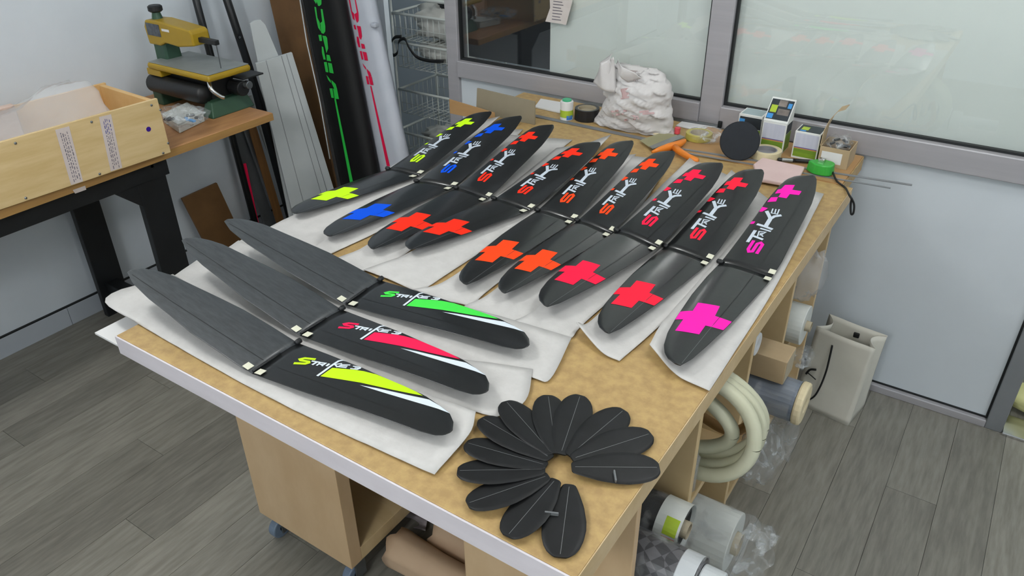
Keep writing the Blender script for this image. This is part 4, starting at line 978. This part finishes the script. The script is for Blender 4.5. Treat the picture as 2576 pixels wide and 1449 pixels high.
# tape roll in a clear bag
yr = P(1757, 352); yr[2] = T+.005
t = thing('tape_roll', tuple(yr), 'yellowish clear tape roll lying inside the clear bag', 'tape')
MB().ring(yr, (0, 0, 1), .045, .032, .022, 36).out('tape', 'yellow_roll', t, bevel=.001)
MB().ring(yr+A(0, 0, .0004), (0, 0, 1), .0318, .029, .0215, 36).out('core', 'core', t)
tag(blob(P(1776, 352)+A(0, 0, .017), (.068, .066, .024), seed=14, amp=.16, flat=T+.0045).out('clear_bag', 'clear', None, smooth=True), 'clear plastic bag holding a tape roll, left of the dark disc', 'bag')
# abrasive disc
dc_ = PY(1860, 363, 2.375)+A(0, 0, .011); nv_ = A(.22, -.90, .30); nv_ /= np.linalg.norm(nv_)
dsk = MB().tube([dc_, dc_+nv_*.002, dc_+nv_*.006, dc_+nv_*.008], [.060, .0625, .0625, .060], 48).out('abrasive_disc', 'disc', None)
tag(dsk, 'dark navy abrasive disc propped upright before the lamp cartons', 'disc')
# masking tape
mt_ = P(1925, 398); mt_[2] = T+.0047
t = thing('tape_roll', tuple(mt_), 'cream masking tape roll half hidden behind the dark disc', 'tape')
MB().ring(mt_, (0, 0, 1), .048, .034, .026, 40).out('tape', 'masking', t, bevel=.001)
MB().ring(mt_+A(0, 0, .0006), (0, 0, 1), .0338, .031, .025, 40).out('core', 'masking_in', t)
MB().tube([mt_+A(0, 0, .010), mt_+A(0, 0, .013)], .0308, 28).out('core_liner', 'masking_in', t)
# lamp cartons
def carton(x0, x1, y0, y1, h, label, kind):
    z0 = T+.0045; t = thing('lamp_carton', ((x0+x1)/2, (y0+y1)/2, z0), label, 'carton', None)
    MB().b2(x0, x1, y0, y1, z0, z0+h).out('carton_body', 'lampwhite', t, bevel=.0015)
    e = .0006; F = lambda a, b, c_, d_: MB().b2(x0+(x1-x0)*a, x0+(x1-x0)*b, y0-e, y0-.0001, z0+h*c_, z0+h*d_)
    if kind == 'dark':
        F(.06, .98, .52, .92).out('dark_print', 'lampdark', t); F(.06, .98, .06, .50).out('green_print', 'lampgreen', t)
        MB().b2(x0+.004, x0+.022, y0-.0012, y0-.0007, z0+h*.60, z0+h*.84).out('blue_mark', 'lampblue', t)
        MB().b2(x0+.006, x1-.006, y0+.006, y1-.006, z0+h, z0+h+e).out('top_print', 'lamptop', t)
    else:
        F(.05, .95, .44, .94).out('table_print', 'lamptable', t); F(.05, .95, .405, .435).out('purple_line', 'lamppurple', t); F(.05, .95, .375, .400).out('orange_line', 'lamporange', t); F(.05, .95, .08, .37).out('green_print', 'lampgreen', t)
        MB().b2(x1+.0001, x1+e, y0+.005, y1-.005, z0+h*.05, z0+h*.62).out('side_print', 'lampgreen', t)
        MB().b2(x1+.0001, x1+e, y0+.005, y1-.005, z0+h*.64, z0+h*.95).out('side_print', 'lampdark', t)
        if kind == 'lid':
            hw_ = .062
            MB().hexa([A(x0, y0, z0+h+.0008), A(x1, y0, z0+h+.0008), A(x1, y1, z0+h+.0008), A(x0, y1, z0+h+.0008)], [A(x0, y0+.004, z0+h+.004), A(x1, y0+.004, z0+h+.004), A(x1, y1, z0+h+hw_), A(x0, y1, z0+h+hw_)]).out('raised_lid', 'lampwhite', t)
            def lp(u, v, o=.0012):
                a = A(x0+(x1-x0)*u, y0+.004+(y1-y0-.004)*v, z0+h+.004+(hw_-.004)*v); nrm_ = np.cross(A(1, 0, 0), A(0, y1-y0-.004, hw_-.004)); nrm_ /= np.linalg.norm(nrm_); return a+nrm_*o
            def patch(u0, u1, v0, v1, nm, m_, o): MB().add([lp(u0, v0, o), lp(u1, v0, o), lp(u1, v1, o), lp(u0, v1, o)], [(0, 1, 2, 3)]).out(nm, m_, t)
            patch(.04, .96, .04, .92, 'dark_print', 'lampdark', .0006)
            patch(.10, .36, .34, .66, 'lime_mark', 'lamplime', .0011); patch(.06, .30, .07, .28, 'blue_mark', 'lampblue', .0011); patch(.76, .92, .58, .80, 'blue_mark', 'lampblue', .0011)
            patch(.36, .70, .62, .90, 'photo_print', 'lampphoto', .0010); patch(.42, .90, .26, .52, 'photo_print', 'lampphoto', .0010)
        else:
            MB().b2(x0+.004, x1-.004, y0+.004, y1-.004, z0+h, z0+h+e).out('top_print', 'lampdark', t); MB().b2(x0+.012, x0+.034, y0+.02, y0+.05, z0+h+e, z0+h+2*e).out('lime_mark', 'lamplime', t)
            MB().b2(x0+.012, x0+.030, y0+.006, y0+.016, z0+h+e, z0+h+2*e).out('blue_mark', 'lampblue', t)
carton(-.775, -.695, 2.525, 2.60, .095, 'lamp carton with black and green front, behind the dark disc', 'dark')
carton(-.680, -.602, 2.484, 2.550, .100, 'lamp carton with raised photo lid, tallest in the middle', 'lid')
carton(-.570, -.490, 2.470, 2.545, .090, 'lamp carton with dark top, beside the open cardboard box', 'flat')
# open cardboard box with a bag of screws
ob = thing('cardboard_box', (-.44, 2.50, T+.0045), 'small open buff cardboard box with a tall raised flap and white label', 'box')
x0, x1, y0, y1, z0, h = -.482, -.392, 2.452, 2.555, T+.0045, .062
MB().b2(x0, x1, y0, y0+.002, z0, z0+h).out('front_wall', 'carton', ob); MB().b2(x0, x1, y1-.002, y1, z0, z0+h).out('back_wall', 'carton', ob)
MB().b2(x1-.002, x1, y0+.002, y1-.002, z0, z0+h).out('side_wall', 'carton', ob); MB().b2(x0, x0+.002, y0+.002, y1-.002, z0, z0+h).out('side_wall', 'carton', ob); MB().b2(x0+.002, x1-.002, y0+.002, y1-.002, z0, z0+.002).out('floor_panel', 'carton', ob)
rows = [[A(x0-.001+dx, yy, z0+zz) for yy in (y0+.002, y0+.04, y1-.045)] for dx, zz in ((0, h), (.002, h+.05), (.012, h+.085), (.03, h+.115), (.05, h+.125))]
MB().grid(rows).out('flap', 'carton', ob, solid=.002)
MB().b2(x0+.008, x0+.070, y0-.0006, y0-.0001, z0+.012, z0+.048).out('label', 'paper', ob, label='white label')
scb = tag(blob((-.437, 2.505, z0+.062), (.040, .046, .026), seed=31, amp=.3, flat=z0+.003).out('screw_bag', 'clear', None, smooth=True), 'clear bag of dark screws in the open cardboard box', 'bag')
for k in range(7): MB().box((-.437+.022*math.cos(k*2.3), 2.505+.026*math.sin(k*1.6), z0+.058+.006*(k % 2)), (.024, .007, .007), rz=k*1.1).out('screw', 'black_plastic', scb, bevel=.002)
# pen, tape measure, pink pad, stopper
a, b = P(1956, 401, T+.0125), P(2052, 407, T+.0125)
pn = thing('pen', tuple((a+b)/2-A(0, 0, .007)), 'black marker pen lying in front of the lamp cartons', 'pen')
MB().tube([a, a+(b-a)*.03, a+(b-a)*.45], [.004, .006, .0065], 12).out('cap', 'black_plastic', pn, smooth=True)
MB().tube([a+(b-a)*.46, a+(b-a)*.97, b], [.006, .006, .004], 12).out('barrel', 'black_plastic', pn, smooth=True)
MB().tube([a+(b-a)*.12+A(0, -.0012, .0002), a+(b-a)*.40+A(0, -.0012, .0002)], .0060, 12).out('label', 'blade_steel', pn)
q = [P(*e) for e in ((1893, 427), (1915, 410), (2022, 434), (1998, 480), (1905, 464))]
tag(MB().hexa([e+A(0, 0, .0075) for e in q], [e+A(0, 0, .020) for e in q]).out('foam_pad', 'pink', None, bevel=.004, seg=3), 'pale pink soft foam pad behind the magenta tail', 'pad')
tm = P(2064, 438); tm[2] = T+.0065
tmt = thing('tape_measure', tuple(tm), 'green tape measure with black wrist strap at the back right', 'tape measure')
sh = [(-.045, -.008), (-.020, -.030), (.012, -.034), (.034, -.022), (.036, .012), (.012, .026), (-.018, .022)]
sh = [catmull([A(x, y, 0) for x, y in sh]+[A(*sh[0], 0)], 28)][0][:-1]
MB().hexa([tm+e+A(0, 0, .001) for e in sh], [tm+e*.92+A(0, 0, .034) for e in sh]).out('case', 'green_plastic', tmt, bevel=.004, seg=3)
MB().box(tm+A(-.004, .0, .039), (.020, .016, .012), rz=-.2).out('lock_button', 'chrome', tmt, bevel=.002)
sp = [tm+A(.034, -.006, .012), P(2105, 455, T+.010), P(2126, 472, T+.004), PY(2136, 490, 2.20), PY(2148, 512, 2.20), PY(2147, 535, 2.20), PY(2141, 538, 2.20), PY(2140, 515, 2.20), PY(2143, 498, 2.20)]
MB().tube(catmull(sp, 50), .0030, 8).out('wrist_strap', 'strap', tmt, smooth=True)
q = PY(1811, 313, 2.640); tag(MB().box(q, (.014, .010, .024)).out('rubber_stop', 'gasket', None, bevel=.002), 'small black rubber stop on the window rail at the mullion', 'stop')
q = [PY(x, y, 2.6795) for x, y in ((1383, -8), (1441, -4), (1438, 12), (1424, 63), (1410, 60), (1372, 54), (1384, 20))]
nt_ = thing('paper_note', tuple(q[5]), 'torn handwritten paper note stuck on the left window pane', 'note')
nto = MB().slab(q, (0, -.0008, 0)).out('sheet', 'note', nt_)
for k in range(7):
    y = 4+k*7.5; a, b = PY(1392-k*.6, y, 2.678), PY(1392-k*.6+20+8*random.random(), y+3, 2.678); MB().slab([a, b, b+A(0, 0, .003), a+A(0, 0, .003)], (0, -.0003, 0)).out('handwriting', 'ink', nto)

# ================================================================== RIGHT SIDE: ROLLS IN THE CUBBIES
def roll(name, y, z, x0, x1, r, m_, label, cat, n=30, core=None, corer=.0):
    t = thing(name, ((x0+x1)/2, y, z-r), label, cat)
    MB().ring((x0, y, z), (1, 0, 0), r, max(.004, corer), x1-x0, n).out('roll', m_, t, bevel=.002)
    if core: MB().ring((x0-.01, y, z), (1, 0, 0), corer-.0006, corer-.004, x1-x0+.025, n).out('core', core, t)
    return t
# hose coil
hs = thing('hose_coil', (-.42, 1.38, .501), 'cream rubber hose coil bulging out of the second cubby', 'hose')
def loop(cx, cz, rx, rz, y, r, ph=0.): return MB().tube([(cx+rx*math.cos(t_), y+.012*math.sin(t_*2+ph), cz+rz*math.sin(t_)) for t_ in np.linspace(0, 2*PI, 49)], r, 12, cap=False)
for k, (rx, rz, y, cx, cz) in enumerate(((.155, .134, 1.325, -.425, .689), (.152, .131, 1.362, -.425, .685), (.150, .129, 1.398, -.428, .682), (.105, .082, 1.345, -.43, .685))):
    loop(cx, cz, rx, rz, y, .0165, k).out('hose_loop', 'hose', hs, smooth=True)
MB().tube(catmull([(-.45, 1.47, .60), (-.36, 1.45, .60), (-.31, 1.44, .66), (-.33, 1.44, .74)], 16), .012, 10).out('brown_strap', 'cardboard', hs, smooth=True)
# film roll
fr = roll('film_roll', 1.70, .560, -.72, -.262, .055, 'film', 'grey-blue plastic film roll with cream foam ends in the third cubby', 'roll', core='foamcore', corer=.03)
MB().ring((-.70, 1.70, .560), (1, 0, 0), .0600, .0555, .43, 30).out('clear_sleeve', 'sleeve', fr)
MB().ring((-.262, 1.70, .560), (1, 0, 0), .058, .018, .022, 24).out('foam_end', 'foamcore', fr, bevel=.006, label='cream foam end')
tag(MB().box((-.45, 1.79, .655), (.32, .09, .062)).out('cardboard_tube', 'carton', None, bevel=.002), 'plain buff cardboard box lying behind the film roll', 'box') if False else None
cbx = thing('cardboard_box', (-.43, 1.70, .617), 'long buff cardboard box lying on top of the film roll', 'box')
MB().b2(-.60, -.300, 1.665, 1.745, .6215, .692).out('box', 'carton', cbx, bevel=.002)
MB().b2(-.2998, -.2992, 1.668, 1.742, .624, .689).out('end_flap', 'core', cbx)
q = thing('foam_tube', (-.5, 1.63, .691), 'white foam tube end peeking above the film roll', 'tube')
MB().ring((-.55, 1.655, .725), (1, 0, 0), .031, .012, .175, 28).out('tube', 'pvc', q, bevel=.004)
# clear rolls in the last cubby
cr_ = roll('clear_film_roll', 2.02, .590, -.70, -.335, .060, 'milky', 'clear wrap roll end-on in the far cubby', 'roll', core='core', corer=.016)
tag(blob((-.37, 2.06, .735), (.045, .060, .085), seed=41, amp=.3, flat=.655).out('bubble_wrap', 'bubble', None, smooth=True), 'bubble wrap bunched above the clear wrap roll', 'wrap')
tag(blob((-.318, 1.98, .505), (.030, .05, .030), seed=44, amp=.3, flat=.4995).out('clear_film', 'clear', None, smooth=True), 'loose clear film tail hanging below the wrap roll', 'film')
# hanging clear bag beyond the hose
tag(blob((-.315, 1.66, .395), (.055, .075, .105), seed=47, amp=.22).out('clear_bag', 'clear', None, smooth=True), 'clear crinkled bag drooping below the film roll', 'bag')
tag(blob((-.262, 1.72, .43), (.020, .03, .085), seed=49, amp=.25).out('clear_bag', 'clear', None, smooth=True), 'thin clear bag end dangling from the film roll tip', 'bag')
# bubble strip at the second upright
tag(blob((-.40, 1.275, .60), (.030, .035, .095), seed=52, amp=.3, flat=.5005).out('bubble_wrap', 'bubble', None, smooth=True), 'bubble wrap standing beside the second upright under the hose', 'wrap')
# rolls of the first cubby
bk_ = roll('fabric_roll', 1.150, .5565, -.74, -.345, .052, 'bag_black', 'black fabric roll in clear film with green and red marks', 'roll', core='core', corer=.02)
MB().ring((-.72, 1.150, .5565), (1, 0, 0), .0552, .0525, .385, 30).out('clear_sleeve', 'sleeve', bk_)
MB().ring((-.392, 1.150, .5565), (1, 0, 0), .0560, .0553, .055, 30).out('pale_band', 'milky', bk_)
for m__, a0, a1 in (('lamplime', 200, 240), ('redspot', 165, 195)):
    ts = [math.radians(e) for e in np.linspace(a0, a1, 6)]
    MB().grid([[A(x, 1.150+.0564*math.cos(e), .5565+.0564*-math.sin(e)) for e in ts] for x in (-.372, -.342)]).out('colour_mark', m__, bk_)
cs = roll('carbon_sleeve_roll', 1.036, .5575, -.74, -.262, .053, 'weave', 'woven carbon sleeve roll in clear film with white end', 'roll', core='pvc', corer=.026)
MB().ring((-.74, 1.036, .5575), (1, 0, 0), .0565, .0535, .478, 30).out('clear_sleeve', 'sleeve', cs)
MB().ring((-.305, 1.036, .5575), (1, 0, 0), .0536, .028, .040, 30).out('white_end', 'pvc', cs, bevel=.003)
MB().ring((-.262, 1.036, .5575), (1, 0, 0), .042, .010, .045, 26).out('white_cap', 'pvc', cs, bevel=.004)
MB().ring((-.217, 1.036, .5575), (1, 0, 0), .026, .018, .16, 22).out('core_tube', 'pvc', cs)
q = thing('white_tube', (-.40, .985, .501), 'short white plastic tube lying below the carbon sleeve roll', 'tube')
MB().tube([(-.55, .960, .5185), (-.40, .960, .5185), (-.345, .960, .5185)], [.018, .018, .015], 18).out('tube', 'pvc', q, smooth=True)
mr_ = roll('film_roll', 1.40, .3050, -.72, -.285, .078, 'milky', 'fat milky film roll in a clear bag sticking out of the lower row', 'roll', core='core', corer=.03)
MB().ring((-.70, 1.40, .3050), (1, 0, 0), .0815, .0785, .435, 30).out('clear_sleeve', 'sleeve', mr_)
rows = []
for i in range(7):
    x = -.268+.012*i; rr_ = .0815+.006*math.sin(i*2.1)-.003*i
    rows.append([A(x+.008*math.sin(5*t_+i), 1.40+rr_*(1+.06*math.sin(7*t_+i))*math.cos(t_), .3050+rr_*(1+.06*math.sin(6*t_))*math.sin(t_)) for t_ in np.linspace(0, 2*PI, 41)])
MB().grid(rows).out('bag_end', 'clear', mr_, smooth=True, label='crumpled clear bag end')
# left: paper-wrapped rolls and grey sheet between the units
def wraproll(y, z, x0, x1, r, label, seed):
    path = np.linspace(0, 1, 16); rows = []
    for u in path:
        rr_ = r*(1+.10*math.exp(-u*9)*math.sin(seed)+.03*math.sin(u*9+seed))
        rows.append([A(x0+(x1-x0)*u+(.010*math.sin(5*t_+seed) if u < .01 else 0), y+rr_*(1+.07*math.sin(5*t_+seed+u*3))*math.cos(t_), z+rr_*(1+.06*math.sin(4*t_+u*2))*math.sin(t_)) for t_ in np.linspace(0, 2*PI, 29)])
    mb = MB().grid(rows); n_ = 29; mb.f.append(tuple(range(n_-1))); mb.f.append(tuple(15*n_+k for k in range(n_-2, -1, -1)))
    t = thing('paper_roll', ((x0+x1)/2, y, z-r), label, 'roll'); mb.out('wrapping', 'beige_cloth', t, smooth=True)
wraproll(1.075, .056, -1.145, -.735, .052, 'beige paper-wrapped roll, lower of the two under the worktop', 1.0)
wraproll(1.190, .058, -1.07, -.735, .054, 'beige paper-wrapped roll, upper of the two under the worktop', 2.2)
rows = []
for u in np.linspace(0, 1, 18):
    rr = []
    for v in np.linspace(0, 1, 14):
        px, py = 905+175*u-10*v, 1205+75*u+(85-30*u)*v
        rr.append(PY(px, py, 1.26-.08*v+.015*math.sin(u*7+v*3)+.01*math.sin(v*9)))
    rows.append(rr)
tag(MB().grid(rows).out('plastic_sheet', 'grey_cloth', None, smooth=True, solid=.002), 'grey plastic sheet slumped behind the beige rolls under the worktop', 'sheet')

# ================================================================== PAPER CARRIER ON THE FLOOR, SACK IN THE DOORWAY
A0, A1 = P(2014, 1018, 0), P(2132, 1072, 0); H1 = PY(2192, 878, float(A1[1])+.02)[2]
cg = thing('paper_carrier', tuple((A0+A1)/2+A(0, .07, 0)), 'white paper carrier bag with black cord handle on the floor', 'bag')
fb = [A(*A0), A(*A1)]; u_ = fb[1]-fb[0]; u_ /= np.linalg.norm(u_); bk_n = A(-u_[1], u_[0], 0)
ext_ = fb[0]-u_*.03
W_ = np.linalg.norm(fb[1]-ext_); dp = .145; hh = float(H1); rows = []
def cgp(u, v, w_):     # u across, v depth 0..1, w height 0..1
    sx = .02*math.sin(w_*PI)*(.5-v); return ext_+u_*(u*W_+.012*w_)+bk_n*(dp*v*(1-.28*w_)+.03*w_)+A(0, 0, hh*w_)+bk_n*sx+bk_n*.004*noise3((u*2, w_*2, v), 1.2, 3)
ring_uv = [(u, 0) for u in np.linspace(0, 1, 13)]+[(1, v) for v in np.linspace(.15, .5, 4)]+[(1, v) for v in np.linspace(.6, 1, 5)]+[(u, 1) for u in np.linspace(.92, 0, 12)]+[(0, v) for v in np.linspace(.85, .15, 6)]
ring_uv.append(ring_uv[0])
rows = []
for w_ in np.linspace(0, 1, 16):
    rr = []
    for u, v in ring_uv:
        q = cgp(u, v, w_)
        if u == 1 and .1 < v < .9: q = q-u_*.035*w_*math.sin(PI*v)
        if u == 0 and .1 < v < .9: q = q+u_*.035*w_*math.sin(PI*v)
        rr.append(q)
    rows.append(rr)
MB().grid(rows).out('bag_walls', 'carry', cg, smooth=True, solid=.0012)
MB().add([cgp(0, 0, .003), cgp(1, 0, .003), cgp(1, 1, .003), cgp(0, 1, .003)], [(0, 1, 2, 3)]).out('bag_bottom', 'carry', cg)
fpn = lambda x, y, o=.006: PP(x, y, cgp(.5, 0, .5)-bk_n*o, np.cross(u_, cgp(.5, 0, 1)-cgp(.5, 0, 0)))
MB().tube(catmull([fpn(2094, 868), fpn(2088, 895, .012), fpn(2078, 935, .016), fpn(2062, 975, .016), fpn(2045, 1000, .012), fpn(2016, 1012)], 36), .0032, 8).out('cord_handle', 'strap', cg, smooth=True)
MB().tube(catmull([fpn(2028, 940), fpn(2038, 930, .012), fpn(2053, 930, .01)], 10), .0040, 8).out('cord_end', 'strap', cg, smooth=True)
MB().tube(catmull([fpn(2032, 938, .012), fpn(2042, 946, .012), fpn(2052, 955, .01)], 10), .0020, 8).out('cord_end', 'strap', cg, smooth=True)
q = cgp(.55, 1, .90)-bk_n*.012; MB().box(q, (.02, .008, .02)).out('cord_clip', 'strap', cg, bevel=.003)
sk = blob((.60, 3.16, .21), (.34, .20, .23), seed=61, amp=.22, f=20, flat=.002).out('sack', 'yellow_sack', None, smooth=True)
tag(sk, 'pale yellow sack slumped on the hall floor beyond the doorway', 'sack')
sk2 = blob((.52, 2.84, .05), (.26, .11, .05), seed=66, amp=.2, f=20, flat=.002).out('sack', 'yellow_sack', None, smooth=True)
tag(sk2, 'flat pale yellow sack lying in front of the bigger one in the doorway', 'sack')
